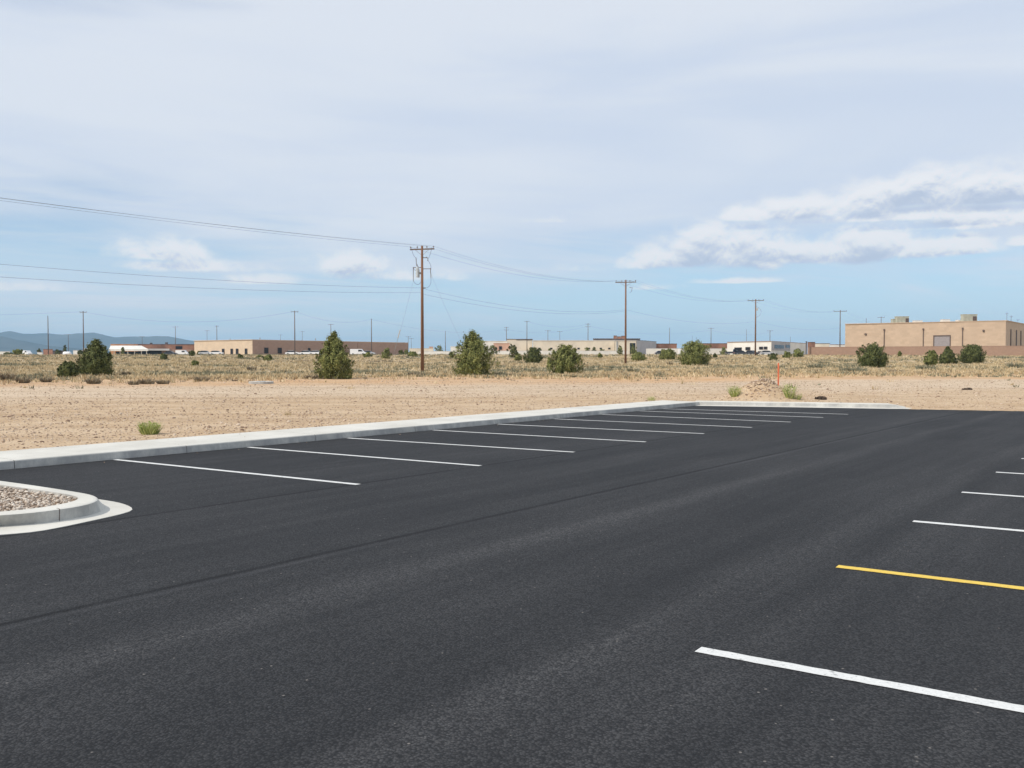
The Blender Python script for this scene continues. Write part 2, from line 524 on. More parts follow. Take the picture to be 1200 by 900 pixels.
M_TRIM = simple('dark_trim', (0.11, 0.08, 0.07), 0.6)
M_TAN = mat('tan_block', f_block((0.53, 0.40, 0.29), 1.2, 0.6, 0.94))
M_TANWALL = mat('pink_tan_block', f_block((0.40, 0.262, 0.19), 0.4, 0.2))
M_CREAM = mat('cream_block', f_block((0.64, 0.505, 0.37), 0.8, 0.4))
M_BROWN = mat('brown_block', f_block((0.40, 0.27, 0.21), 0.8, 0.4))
M_WHITEW = simple('white_stucco', (0.74, 0.71, 0.65), 0.9, 0.06, 0.2)
M_CREAMW = simple('cream_stucco', (0.70, 0.62, 0.50), 0.9, 0.07, 0.2)
M_PINK = simple('pink_stucco', (0.60, 0.37, 0.27), 0.9, 0.08, 0.2)
M_GREYW = simple('grey_panel', (0.42, 0.41, 0.42), 0.8, 0.06, 0.3)
M_RUST = simple('rusty_brick', (0.27, 0.14, 0.095), 0.9, 0.3, 0.15)
M_TERRA = simple('orange_stucco', (0.80, 0.40, 0.20), 0.9, 0.1, 0.2)
M_ROOF = simple('pale_roof', (0.55, 0.54, 0.52), 0.8, 0.1, 0.2)
M_ROOFD = simple('dark_roof', (0.12, 0.10, 0.10), 0.8, 0.2, 0.3)
M_DOOR = simple('roll_door', (0.30, 0.27, 0.27), 0.6, 0.05)
M_HVAC = simple('beige_hvac', (0.42, 0.42, 0.34), 0.6, 0.1, 1.0)
M_TYRE = simple('tyre', (0.02, 0.02, 0.02), 0.8)
M_CARW = simple('white_car_paint', (0.80, 0.80, 0.80), 0.3, 0.02)
M_CARD = simple('dark_car_paint', (0.05, 0.055, 0.065), 0.3, 0.02)
M_CARS = simple('silver_car_paint', (0.45, 0.46, 0.48), 0.3, 0.02)
M_GRAVEL = mat('gravel_stone', f_stone((0.28, 0.215, 0.165), (0.52, 0.43, 0.345), (0.74, 0.67, 0.58)))
M_PEB = mat('pebble_stone', f_stone((0.20, 0.13, 0.09), (0.40, 0.285, 0.20), (0.66, 0.54, 0.42)))
M_BED = simple('gravel_bed', (0.30, 0.22, 0.16), 0.95, 0.3, 20)
M_MOUNT = mat('mountain_rock', f_mount)
M_DARKDIRT = simple('dark_rubble', (0.12, 0.09, 0.07), 0.9, 0.4, 8)


# ------------------------------------------------------------------ mesh helpers
class MB:
    def __init__(self):
        self.v = []
        self.f = []

    def add(self, vs, fs):
        o = len(self.v)
        self.v += [tuple(p) for p in vs]
        self.f += [tuple(i + o for i in q) for q in fs]

    def box(self, c, size, ax=None, ay=None):
        c = Vector(c)
        ax = Vector(ax) if ax else Vector((1, 0, 0))
        ay = Vector(ay) if ay else Vector((-ax.y, ax.x, 0))
        az = ax.cross(ay).normalized()
        hx, hy, hz = size[0] / 2, size[1] / 2, size[2] / 2
        vs = [c + ax * (a * hx) + ay * (b * hy) + az * (d * hz) for d in (-1, 1) for a, b in ((-1, -1), (1, -1), (1, 1), (-1, 1))]
        self.add(vs, [(3, 2, 1, 0), (4, 5, 6, 7), (0, 1, 5, 4), (1, 2, 6, 5), (2, 3, 7, 6), (3, 0, 4, 7)])
        return self

    def prism(self, poly, z0, z1):
        n = len(poly)
        a = sum(poly[i][0] * poly[(i + 1) % n][1] - poly[(i + 1) % n][0] * poly[i][1] for i in range(n))
        if a < 0:
            poly = poly[::-1]
        vs = [(p[0], p[1], z0) for p in poly] + [(p[0], p[1], z1) for p in poly]
        fs = [tuple(range(n))[::-1], tuple(range(n, 2 * n))] + [(i, (i + 1) % n, n + (i + 1) % n, n + i) for i in range(n)]
        self.add(vs, fs)
        return self

    def tube(self, pts, r0, r1=None, seg=8, caps=True):
        r1 = r0 if r1 is None else r1
        pts = [Vector(p) for p in pts]
        n = len(pts)
        o = len(self.v)
        for i, p in enumerate(pts):
            d = (pts[min(i + 1, n - 1)] - pts[max(i - 1, 0)]).normalized()
            ref = Vector((0, 0, 1)) if abs(d.z) < 0.9 else Vector((1, 0, 0))
            a = d.cross(ref).normalized()
            b = d.cross(a)
            r = r0 + (r1 - r0) * i / max(1, n - 1)
            for k in range(seg):
                th = 2 * math.pi * k / seg
                self.v.append(tuple(p + a * math.cos(th) * r + b * math.sin(th) * r))
        for i in range(n - 1):
            for k in range(seg):
                k2 = (k + 1) % seg
                self.f.append((o + i * seg + k, o + i * seg + k2, o + (i + 1) * seg + k2, o + (i + 1) * seg + k))
        if caps:
            self.f.append(tuple(o + k for k in range(seg))[::-1])
            self.f.append(tuple(o + (n - 1) * seg + k for k in range(seg)))
        return self

    def build(self, name, m, parent=None, smooth=False):
        me = bpy.data.meshes.new(name)
        me.from_pydata(self.v, [], self.f)
        me.materials.append(m)
        if smooth:
            me.polygons.foreach_set('use_smooth', [True] * len(me.polygons))
        me.update()
        return link(name, me, parent)


def link(name, me, parent=None):
    o = bpy.data.objects.new(name, me)
    COL.objects.link(o)
    if parent is not None:
        o.parent = parent
    return o


def np_mesh(name, verts, tris, m, parent=None):
    """verts (n,3), tris (k,3 or 4) fast mesh"""
    me = bpy.data.meshes.new(name)
    k = tris.shape[1]
    me.vertices.add(len(verts))
    me.vertices.foreach_set('co', verts.astype(np.float32).ravel())
    me.loops.add(tris.size)
    me.loops.foreach_set('vertex_index', tris.astype(np.int32).ravel())
    me.polygons.add(len(tris))
    me.polygons.foreach_set('loop_start', np.arange(0, tris.size, k, dtype=np.int32))
    me.materials.append(m)
    me.update(calc_edges=True)
    me.validate()
    return link(name, me, parent)


def empty(name, loc, rz=0.0):
    o = bpy.data.objects.new(name, None)
    COL.objects.link(o)
    o.location = loc
    o.rotation_euler = (0, 0, rz)
    o.empty_display_size = 0.3
    return o


def tag(o, label=None, cat=None, group=None, kind=None):
    if label:
        o['label'] = label
    if cat:
        o['category'] = cat
    if group:
        o['group'] = group
    if kind:
        o['kind'] = kind
    return o


# ------------------------------------------------------------------ terrain
TD = [-50, 30, 40, 58, 75, 92, 137, 175, 212, 300, 600, 1500, 5000, 20000]
TZ = [.10, .10, .13, .22, .28, .37, .86, 1.60, 2.42, 2.80, 3.80, 6.2, 13, 14]


def terr(y):
    return float(np.interp(y, TD, TZ))


C_A = gp(0, 548)
TK = N.dot(C_A)                        # kerb face line: n.p = TK
CORNER = gp(822, 475.5)
TK = (TK + N.dot(gp(400, 514.5)) + N.dot(CORNER)) / 3 * 1.0
S_C = U.dot(CORNER)
CORNER = U * S_C + N * TK
# far edge of the asphalt, going right from the corner
E1 = gp(1045, 479.0)
E2 = gp(1200, 481.8)
E3 = E2 + (E2 - E1).normalized() * 60
FAR = [CORNER + U * 0.5, E1, E2, E3]


KA = CORNER + U * 0.30 - N * 0.2
KB = gp(1036, 478.2)


def kerb_s(tq):
    a, b = N.dot(KA), N.dot(KB)
    return U.dot(KA) + (U.dot(KB) - U.dot(KA)) * (tq - a) / (b - a)


def far_s(tq):
    """s of the far asphalt edge at cross coordinate tq"""
    pts = [(N.dot(p), U.dot(p)) for p in FAR]
    return float(np.interp(tq, [p[0] for p in pts], [p[1] for p in pts]))


def gz(x, y):
    """height of the desert ground"""
    z = terr(y)
    if y > 45:
        k = min(1, (y - 45) / 30)
        z += k * 0.16 * noise.noise((x * 0.06, y * 0.06, 1.3)) + k * 0.07 * noise.noise((x * 0.25, y * 0.25, 4.1))
    else:
        z += 0.015 * noise.noise((x * 0.4, y * 0.4, 2.0))
    p = Vector((x, y, 0))
    s, t = U.dot(p), N.dot(p)
    fs = far_s(t)
    if t > TK - 0.3:
        # beyond the far edge the dirt starts level with the asphalt
        d = s - fs
        z *= 1.0
        if t > N.dot(E1) - 1.0:
            k = min(1, max(0, d / 7.0))
            z = 0.012 + (z - 0.012) * k
    # mound by the orange stake
    mx, my = MOUND.x, MOUND.y
    r2 = ((x - mx) / 1.15) ** 2 + ((y - my) / 1.5) ** 2
    if r2 < 9:
        z += 0.80 * math.exp(-r2 * 1.2) * (1 + 0.25 * noise.noise((x * 1.3, y * 1.3, 7)))
    lim = fs - 0.1
    if t < N.dot(KB) + 0.6:
        lim = max(lim, kerb_s(t) + 0.3)
    if t > TK - 0.6 and s < lim:
        z = -0.08
    return z


MOUND = gp(893, 469, 0.13)
MOUND = Vector((MOUND.x * 1.02, MOUND.y * 1.02, 0))


def on_ground(px, py, D0=38.0, D1=330.0):
    """walk along the sight line of a photo point until it meets the terrain"""
    r = ray(px, py)
    D = D0
    while D < D1:
        z = CAM_H + r.z / r.y * D
        if z <= gz(r.x / r.y * D, D):
            return Vector((r.x / r.y * D, D, gz(r.x / r.y * D, D)))
        D += 0.25 if D < 120 else 1.0
    return None


def place(px, py, Dfall=330):
    """ground point below a photo pixel; bases that hide behind the crest get a given distance"""
    p = on_ground(px, py)
    if p is None:
        X = (px - 600) / F * Dfall
        p = Vector((X, Dfall, gz(X, Dfall)))
    return p


def build_ground():
    def lines(segs):
        out = []
        for a, b, st in segs:
            out += list(np.arange(a, b, st))
        out.append(segs[-1][1])
        return np.array(out)
    fc = S_C
    s = lines([(-9000, -2000, 1000), (-2000, -200, 200), (-200, -40, 20), (-40, 0, 4), (0, fc - 5, 1.0), (fc - 5, fc + 4, 0.2), (fc + 4, fc + 14, 0.4),
               (fc + 14, 110, 1.6), (110, 300, 3.0), (300, 700, 20), (700, 3000, 150), (3000, 9500, 1300)])
    t = lines([(-9000, -2000, 1000), (-2000, -300, 120), (-300, -120, 6.0), (-120, TK - 4, 1.6), (TK - 4, TK - 0.8, 0.8), (TK - 0.8, TK + 0.2, 0.2),
               (TK + 0.2, TK + 11, 0.3), (TK + 11, TK + 22, 0.8), (TK + 22, 200, 3.0), (200, 2000, 120), (2000, 9000, 1000)])
    V = np.zeros((len(s) * len(t), 3))
    i = 0
    for a in s:
        for b in t:
            x = U.x * a + N.x * b
            y = U.y * a + N.y * b
            V[i] = (x, y, gz(x, y))
            i += 1
    ns, nt = len(s), len(t)
    I = np.arange(ns * nt).reshape(ns, nt)
    Q = np.stack([I[:-1, :-1], I[:-1, 1:], I[1:, 1:], I[1:, :-1]], -1).reshape(-1, 4)[:, ::-1]
    o = np_mesh('desert_ground', V, Q, M_DIRT)
    o.data.polygons.foreach_set('use_smooth', [True] * len(o.data.polygons))
    # make sure normals point up
    if o.data.polygons[0].normal.z < 0:
        o.data.flip_normals()
    tag(o, kind='structure')


build_ground()


# mountains: a ridge with real depth, far to the left
def build_mountains():
    def ridge(name, prof, D, depth, seed):
        xs = np.arange(prof[0][0], prof[-1][0], 3.0)
        ny = 27
        V = []
        for j in range(ny):
            u = j / (ny - 1)                       # 0 front foot, .5 crest, 1 back foot
            for px in xs:
                py = np.interp(px, [p[0] for p in prof], [p[1] for p in prof])
                h = (420 - py) / F * D
                d = D + (u - 0.5) * depth
                x = (px - 600) / F * D
                k = 1 - abs(u - 0.5) * 2
                k = k ** 0.85
                g = noise.fractal((x * 0.0019, d * 0.0019, seed), 0.9, 2.1, 5)
                z = 13 + (h - 12) * k * (1 + 0.35 * g * (1 - k)) + 10 * g * k
                V.append((x, d, z))
        nx = len(xs)
        Fc = [(j * nx + i, j * nx + i + 1, (j + 1) * nx + i + 1, (j + 1) * nx + i) for j in range(ny - 1) for i in range(nx - 1)]
        m = MB()
        m.add(V, Fc)
        return m
    far = [(-420, 412), (-350, 402), (-260, 396), (-180, 390), (-100, 395), (-50, 391), (-20, 392), (0, 390), (6, 388.5), (12, 387.5), (20, 388.8), (28, 390.6), (42, 390.3), (55, 390), (70, 391), (82, 391.3),
           (90, 390), (100, 389.2), (111, 388.4), (117, 389.6), (126, 392), (136, 394.6), (148, 394), (165, 393.6), (185, 393.4), (200, 394), (212, 396), (225, 398.5), (245, 401), (270, 405), (300, 409), (340, 413)]
    o = ridge('mountains', far, 8200, 2200, 3.0).build('mountains', M_MOUNT, smooth=True)
    tag(o, kind='structure')
    near = [(-420, 414), (-300, 405), (-180, 398), (-80, 396), (-20, 394), (4, 394), (14, 397), (30, 400), (52, 404), (80, 407.5), (110, 410), (150, 414)]
    o = ridge('hills', near, 5600, 1600, 8.0).build('hills', M_MOUNT, smooth=True)
    tag(o, kind='structure')


build_mountains()

# ------------------------------------------------------------------ parking lot
def build_lot():
    edge = [U * -60 + N * TK, CORNER]
    poly = [U * -60 + N * (TK - 0.05), U * (S_C + 0.35) + N * (TK - 0.05)] + [FAR[0] + N * 0.4 - U * 0.15, E1, E2, E3, E3 - U * 90, U * -60 + N * 70]
    m = MB()
    # ragged far edge of the mat
    out = []
    for i, p in enumerate(poly):
        q = poly[(i + 1) % len(poly)]
        out.append(Vector((p.x, p.y, 0)))
        if i in (3, 4, 5):
            L = (q - p).length
            k = int(min(L, 25) / 0.18) if i < 5 else 120
            for j in range(1, k):
                w = p.lerp(q, j / k if i < 5 else j / k * 0.4)
                w = w + U * (0.05 * noise.noise((j * 0.35, i * 3.1, 0)))
                out.append(Vector((w.x, w.y, 0)))
    m.add(out, [tuple(range(len(out)))])
    o = m.build('parking_lot', M_ASPH)
    if o.data.polygons[0].normal.z < 0:
        o.data.flip_normals()
    tag(o, kind='structure')
    rnd = random.Random(4)

    def line(a, b, w, z, m_, label=None):
        d = (b - a)
        L = d.length
        d = d / L
        pe = Vector((-d.y, d.x, 0))
        k = max(2, int(L / 0.06))
        vs = []
        for i in range(k + 1):
            c = a + d * (L * i / k)
            j1 = 0.004 * noise.noise((i * 0.7, a.x * 9, 1)) + 0.003 * rnd.uniform(-1, 1)
            j2 = 0.004 * noise.noise((i * 0.7, a.x * 9, 5)) + 0.003 * rnd.uniform(-1, 1)
            vs += [(*(c + pe * (w / 2 + j1))[:2], z), (*(c - pe * (w / 2 + j2))[:2], z)]
        mb = MB()
        mb.add(vs, [(2 * i, 2 * i + 1, 2 * i + 3, 2 * i + 2) for i in range(k)])
        l = mb.build('parking_line', m_, o)
        if label:
            l['label'] = label
    R = [(420, 568), (563, 546), (672.7, 530), (756.7, 518), (825, 508.3), (881, 501), (926.7, 494.7), (964.7, 489.3), (994, 485.6)]
    L = [(133, 538.5), (288, 524), (408, 513.5), (505, 504), (587, 497.3), (650, 491), (711, 486), (758, 482), (790, 479.5)]
    for (a, b) in zip(L, R):
        pa, pb = gp(*a), gp(*b)
        dd = (pb - pa).normalized()
        # start just clear of the kerb face
        off = (TK + 0.06 - N.dot(pa)) / N.dot(dd)
        line(pa + dd * off, pb, 0.105, 0.004, M_WHITE)
    Q = [(818, 761.5), (981, 664), (1070, 611), (1127, 577), (1167, 553.5), (1197, 537.5)]
    E = [(1200, 832), (1200, 690), (1200, 622.5)]
    d0 = (gp(*E[0]) - gp(*Q[0])).normalized()
    for i, q in enumerate(Q):
        pa = gp(*q)
        dd = (gp(*E[i]) - pa).normalized() if i < 3 else d0
        line(pa, pa + dd * 5.7, 0.105, 0.004, M_YELL if i == 1 else M_WHITE, 'yellow painted stall line' if i == 1 else None)
    # rows further right, off frame
    return o


LOT = build_lot()


# ------------------------------------------------------------------ kerbs
def sweep(path, prof, name, m, parent=None, closed_prof=True, capends=True):
    """path: list of (point, outward unit vector); prof: list of (offset, z)"""
    mb = MB()
    n, k = len(path), len(prof)
    vs = [(p.x + o.x * a, p.y + o.y * a, z) for p, o in path for a, z in prof]
    fs = []
    for i in range(n - 1):
        for j in range(k if closed_prof else k - 1):
            j2 = (j + 1) % k
            fs.append((i * k + j, i * k + j2, (i + 1) * k + j2, (i + 1) * k + j))
    if capends:
        fs.append(tuple(range(k)))
        fs.append(tuple((n - 1) * k + j for j in range(k))[::-1])
    mb.add(vs, fs)
    o = mb.build(name, m, parent)
    import bmesh
    bm = bmesh.new()
    bm.from_mesh(o.data)
    bmesh.ops.recalc_face_normals(bm, faces=bm.faces)
    bm.to_mesh(o.data)
    bm.free()
    return o


KH = 0.135


def build_kerb():
    # long kerb with the concrete walk poured behind it; sections with open joints
    root = empty('kerb', tuple(U * (S_C - 20) + N * TK))
    tag(root, kind='structure')
    inv = Matrix.Translation(-Vector(root.location))
    s = S_C + 0.25
    segL = 3.05
    i = 0
    wid = 1.50
    while s > -14:
        a, b = s - segL + 0.012, s
        if i == 0:
            pass
        dz = 0.002 * noise.noise((i * 1.7, 0, 0))
        prof = [(0.02, -0.05), (0.012, 0.03), (-0.005, KH - 0.022 + dz), (-0.012, KH - 0.008 + dz), (-0.028, KH + dz), (-wid, KH + 0.01 + dz), (-wid, -0.05)]
        path = [(U * (a + (b - a) * j / 6) + N * (TK + 0.006 * noise.noise((a + j, 0, 3))), N) for j in range(7)]
        o = sweep(path, prof, 'kerb_section', M_CONC)
        o.data.transform(inv)
        o.parent = root
        s -= segL
        i += 1
    # far kerb with gutter pan, running right from the corner
    A = CORNER + U * 0.30 - N * 0.2
    Bp = gp(1036, 478.2)
    d = (Bp - A).normalized()
    pn = Vector((d.y, -d.x, 0))
    if pn.dot(U) > 0:
        pn = -pn
    L = (Bp - A).length
    path = []
    for j in range(31):
        p = A + d * (L * j / 30)
        path.append((p, pn))
    # rounded return at the end
    e = path[-1][0]
    for j in range(1, 9):
        th = j / 8 * RAD(60)
        c = e - pn * 0.9
        o_ = (pn * math.cos(th) + d * math.sin(th)).normalized()
        path.append((c + o_ * 0.9, o_))
    Np = len(path)
    mbk = []
    # kerb height tapers off at its end
    for (lo, nm) in ((0, 'kerb_section'),):
        mb = MB()
        for i_, (p, o_) in enumerate(path):
            h = KH + 0.01 if i_ < Np - 7 else (KH + 0.01) * (1 - 0.75 * (i_ - (Np - 7)) / 6.0)
            for a_, z_ in ((0.0, -0.04), (-0.02, 0.02), (-0.05, h - 0.02), (-0.075, h), (-0.42, h + 0.005), (-0.42, -0.05)):
                mb.v.append((p.x + o_.x * a_, p.y + o_.y * a_, z_))
        k = 6
        for i_ in range(Np - 1):
            for j in range(k):
                j2 = (j + 1) % k
                mb.f.append((i_ * k + j, i_ * k + j2, (i_ + 1) * k + j2, (i_ + 1) * k + j))
        mb.f.append(tuple(range(k)))
        mb.f.append(tuple((Np - 1) * k + j for j in range(k))[::-1])
        o = mb.build('kerb_section', M_CONC)
        import bmesh
        bm = bmesh.new(); bm.from_mesh(o.data)
        bmesh.ops.recalc_face_normals(bm, faces=bm.faces)
        bm.to_mesh(o.data); bm.free()
        o.data.transform(inv)
        o.parent = root
    path2 = []
    for i_, (p, o_) in enumerate(path):
        path2.append((p, o_))
    for j in range(1, 8):
        p, o_ = path[-1]
        path2.append((p - o_.cross(Vector((0, 0, 1))) * -0.12 * j if False else p + (path[-1][0] - path[-2][0]).normalized() * 0.1 * j, o_))
    mb = MB()
    n2 = len(path2)
    for i_, (p, o_) in enumerate(path2):
        w = 0.50 if i_ < n2 - 8 else 0.50 * max(0.05, (1 - ((i_ - (n2 - 8)) / 8.0) ** 2))
        for a_, z_ in ((w, -0.03), (w, 0.006), (-0.02, 0.012), (-0.02, -0.03)):
            mb.v.append((p.x + o_.x * a_, p.y + o_.y * a_, z_))
    for i_ in range(n2 - 1):
        for j in range(4):
            j2 = (j + 1) % 4
            mb.f.append((i_ * 4 + j, i_ * 4 + j2, (i_ + 1) * 4 + j2, (i_ + 1) * 4 + j))
    o = mb.build('gutter_pan', M_CONC)
    import bmesh
    bm = bmesh.new(); bm.from_mesh(o.data)
    bmesh.ops.recalc_face_normals(bm, faces=bm.faces)
    bm.to_mesh(o.data); bm.free()
    o.data.transform(inv)
    o.parent = root


build_kerb()


def resample(pts, n):
    P = np.array([(p.x, p.y) for p in pts])
    # chaikin smoothing
    for _ in range(2):
        Q = [P[0]]
        for i in range(len(P) - 1):
            Q += [P[i] * .75 + P[i + 1] * .25, P[i] * .25 + P[i + 1] * .75]
        Q.append(P[-1])
        P = np.array(Q)
    d = np.r_[0, np.cumsum(np.hypot(*np.diff(P, axis=0).T))]
    u = np.linspace(0, d[-1], n)
    return np.stack([np.interp(u, d, P[:, 0]), np.interp(u, d, P[:, 1])], 1)


def build_island():
    def ext(px, z):
        g = [gp(a, b, z) for a, b in px]
        # carry both flanks on, out of the frame to the left
        f0 = (g[0] - g[1]).normalized()
        f1 = (g[-1] - g[-2]).normalized()
        return [g[0] + f0 * 7] + g + [g[-1] + f1 * 7]
    n = 140
    topo = ext([(0, 603), (30, 601), (60, 597.5), (85, 594), (103, 590.5), (113, 587), (115.5, 583.5), (110, 580), (95, 577), (60, 571.5), (30, 567), (0, 563)], 0.145)
    boto = ext([(0, 617), (35, 615.3), (70, 611.5), (100, 606), (119, 600.5), (126.5, 595.5), (124, 591), (112, 587.2), (95, 583.5), (60, 577.8), (30, 573.2), (0, 569)], 0.012)
    pano = ext([(0, 626.5), (40, 623.5), (75, 617), (105, 610.5), (135, 604), (152, 599.5), (156.5, 596.3), (150, 592), (136, 588), (112, 584.5), (60, 576), (0, 567)], 0.006)
    inn = ext([(0, 600), (30, 597.7), (60, 593.5), (78, 590), (90, 587), (95, 584.5), (91, 581.5), (70, 578), (33, 572.8), (0, 568.5)], 0.14)
    C = resample(topo, n)

    def follow(src, pts):
        dn = resample(pts, 3000)
        idx = [int(np.argmin(np.hypot(dn[:, 0] - q[0], dn[:, 1] - q[1]))) for q in src]
        idx = np.maximum.accumulate(idx)
        P = dn[idx]
        # even out bunched samples a little
        for _ in range(4):
            P[1:-1] = P[1:-1] * .5 + (P[:-2] + P[2:]) * .25
        return P
    B, D = follow(C, boto), follow(C, inn)
    dn = resample(pano, 4000)
    k = int(np.argmax(dn[:, 0]))
    kb = int(np.argmax(B[:, 0]))

    def part(P, Q):
        lp = np.r_[0, np.cumsum(np.hypot(*np.diff(P, axis=0).T))]
        lq = np.r_[0, np.cumsum(np.hypot(*np.diff(Q, axis=0).T))]
        u = lq / lq[-1] * lp[-1]
        return np.stack([np.interp(u, lp, P[:, 0]), np.interp(u, lp, P[:, 1])], 1)
    A = np.concatenate([part(dn[:k + 1], B[:kb + 1]), part(dn[k:], B[kb:])[1:]])

    def ring(curves, zs, name, parent, m=M_CONC, close=False):
        mb = MB()
        k = len(curves)
        for c, z in zip(curves, zs):
            mb.v += [(c[i][0], c[i][1], z) for i in range(n)]
        for j in range(k - 1):
            mb.f += [(j * n + i, j * n + i + 1, (j + 1) * n + i + 1, (j + 1) * n + i) for i in range(n - 1)]
        o = mb.build(name, m, parent, smooth=False)
        o.data.flip_normals()
        return o
    root = empty('kerbed_island', (0, 0, 0))
    tag(root, kind='structure')
    ring([A, B * .5 + A * .5, B], [0.006, 0.010, 0.016], 'gutter_pan', root)
    ring([A, A], [-0.02, 0.006], 'gutter_edge', root)
    # rounded kerb: bottom, near top, shoulder, top, inner
    c1 = B * 0.12 + C * 0.88
    c2 = C * 0.93 + D * 0.07
    c3 = C * 0.80 + D * 0.20
    ring([B, c1, C, c2, c3, D, D], [0.014, 0.122, 0.137, 0.144, 0.147, 0.144, 0.07], 'kerb', root)
    # joint: a narrow dark gap line set into the kerb
    mb = MB()
    # find curve index near px 63
    tgt = gp(63, 606, 0.06)
    i = int(np.argmin(np.hypot(B[:, 0] - tgt.x, B[:, 1] - tgt.y)))
    for (ii) in (i,):
        t_ = Vector((*(B[ii + 1] - B[ii]), 0)).normalized()
        P = [(B[ii], 0.014), (c1[ii], 0.122), (C[ii], 0.137), (c2[ii], 0.144), (c3[ii], 0.147)]
        out = Vector((t_.y, -t_.x, 0))
        vs = []
        for (q, z) in P:
            q = Vector((q[0], q[1], 0)) + out * 0.003
            for sgn in (-1, 1):
                w = q + t_ * (0.004 * sgn)
                vs.append((w.x, w.y, z + 0.002))
        mb.add(vs, [(2 * j, 2 * j + 1, 2 * j + 3, 2 * j + 2) for j in range(len(P) - 1)])
    mb.build('joint', M_TRIM, root)
    # bed
    mb = MB()
    mb.add([(p[0], p[1], 0.100) for p in D], [tuple(range(n))])
    o = mb.build('gravel_bed', M_BED, root)
    if o.data.polygons[0].normal.z < 0:
        o.data.flip_normals()
    return D


def point_in(poly, x, y):
    c = False
    n = len(poly)
    j = n - 1
    for i in range(n):
        if (poly[i][1] > y) != (poly[j][1] > y) and x < (poly[j][0] - poly[i][0]) * (y - poly[i][1]) / (poly[j][1] - poly[i][1]) + poly[i][0]:
            c = not c
        j = i
    return c


ISL = build_island()

ICO_V = None


def ico():
    import bmesh
    bm = bmesh.new()
    bmesh.ops.create_icosphere(bm, subdivisions=1, radius=1)
    v = np.array([x.co[:] for x in bm.verts])
    f = np.array([[k.index for k in x.verts] for x in bm.faces])
    bm.free()
    return v, f


def stones(name, pts, rad, m, seed, flat=0.65):
    rs = np.random.RandomState(seed)
    V0, F0 = ico()
    n = len(pts)
    sc = rad[:, None, None] * (1 + 0.35 * (rs.rand(n, 1, 3) - .5) * 2)
    jit = 1 + 0.30 * (rs.rand(n, len(V0), 1) - .5) * 2
    V = V0[None] * jit * sc
    V[:, :, 2] *= flat
    th = rs.rand(n) * 6.283
    c, s = np.cos(th)[:, None], np.sin(th)[:, None]
    x = V[:, :, 0] * c - V[:, :, 1] * s
    y = V[:, :, 0] * s + V[:, :, 1] * c
    V = np.stack([x, y, V[:, :, 2]], -1) + pts[:, None, :]
    T = F0[None] + (np.arange(n) * len(V0))[:, None, None]
    return np_mesh(name, V.reshape(-1, 3), T.reshape(-1, 3), m)


def build_gravel():
    rnd = random.Random(7)
    pts = []
    x0, x1 = ISL[:, 0].min(), ISL[:, 0].max()
    y0, y1 = ISL[:, 1].min(), ISL[:, 1].max()
    x0 = max(x0, -9.5)
    while len(pts) < 9500:
        x, y = rnd.uniform(x0, x1), rnd.uniform(y0, y1)
        if point_in(ISL, x, y):
            pts.append((x, y, 0.110 + rnd.uniform(0, 0.022)))
    pts = np.array(pts)
    rad = np.random.RandomState(3).uniform(0.010, 0.023, len(pts))
    tag(stones('gravel', pts, rad, M_GRAVEL, 5), 'tan and brown decorative gravel inside the kerbed island', 'gravel', kind='stuff')
    # loose stones on the dirt apron
    pts, rad = [], []
    while len(pts) < 26000:
        D = 14 * (62 / 14) ** (rnd.random() ** 0.8)
        X = rnd.uniform(-0.66, 0.66) * D
        p = Vector((X, D, 0))
        s, t = U.dot(p), N.dot(p)
        spill = 0.0
        if t > TK - 1.56 and s < far_s(t) + 0.45:
            if t < TK - 0.2 and s < S_C and rnd.random() < 0.10 * max(0.03, 1 - (t - TK + 1.56) / 0.5):
                spill = KH + 0.013
            elif TK + 0.03 < t < TK + 0.35 and s < S_C and rnd.random() < 0.05:
                spill = 0.004
            else:
                continue
        if noise.noise((X * 0.25, D * 0.25, 3.3)) < rnd.uniform(-0.9, 0.5):
            continue
        r = rnd.uniform(0.007, 0.021) * (1 + 0.6 * (D / 60)) * (1.9 if rnd.random() < 0.05 else 1)
        if spill:
            r *= 0.45
        pts.append((X, D, spill if spill else gz(X, D) + r * 0.15))
        rad.append(r)
    tag(stones('pebbles', np.array(pts), np.array(rad), M_PEB, 9), 'loose pebbles strewn over the bare dirt behind the kerb', 'pebbles', kind='stuff')
    # a few chips on the asphalt
    # rubble crown on the mound
    pts, rad = [], []
    for i in range(800):
        a = rnd.uniform(0, 6.283)
        r = abs(rnd.gauss(0, 0.85))
        X, Y = MOUND.x + math.cos(a) * r, MOUND.y + math.sin(a) * r * 1.2
        q = rnd.uniform(0.014, 0.045)
        p = Vector((X, Y, 0))
        if U.dot(p) < far_s(N.dot(p)) + 0.5:
            continue
        pts.append((X, Y, gz(X, Y) + q * 0.2))
        rad.append(q)
    tag(stones('rubble', np.array(pts), np.array(rad), M_PEB, 12), 'clods and stones scattered over the dirt mound', 'rubble', kind='stuff')


build_gravel()


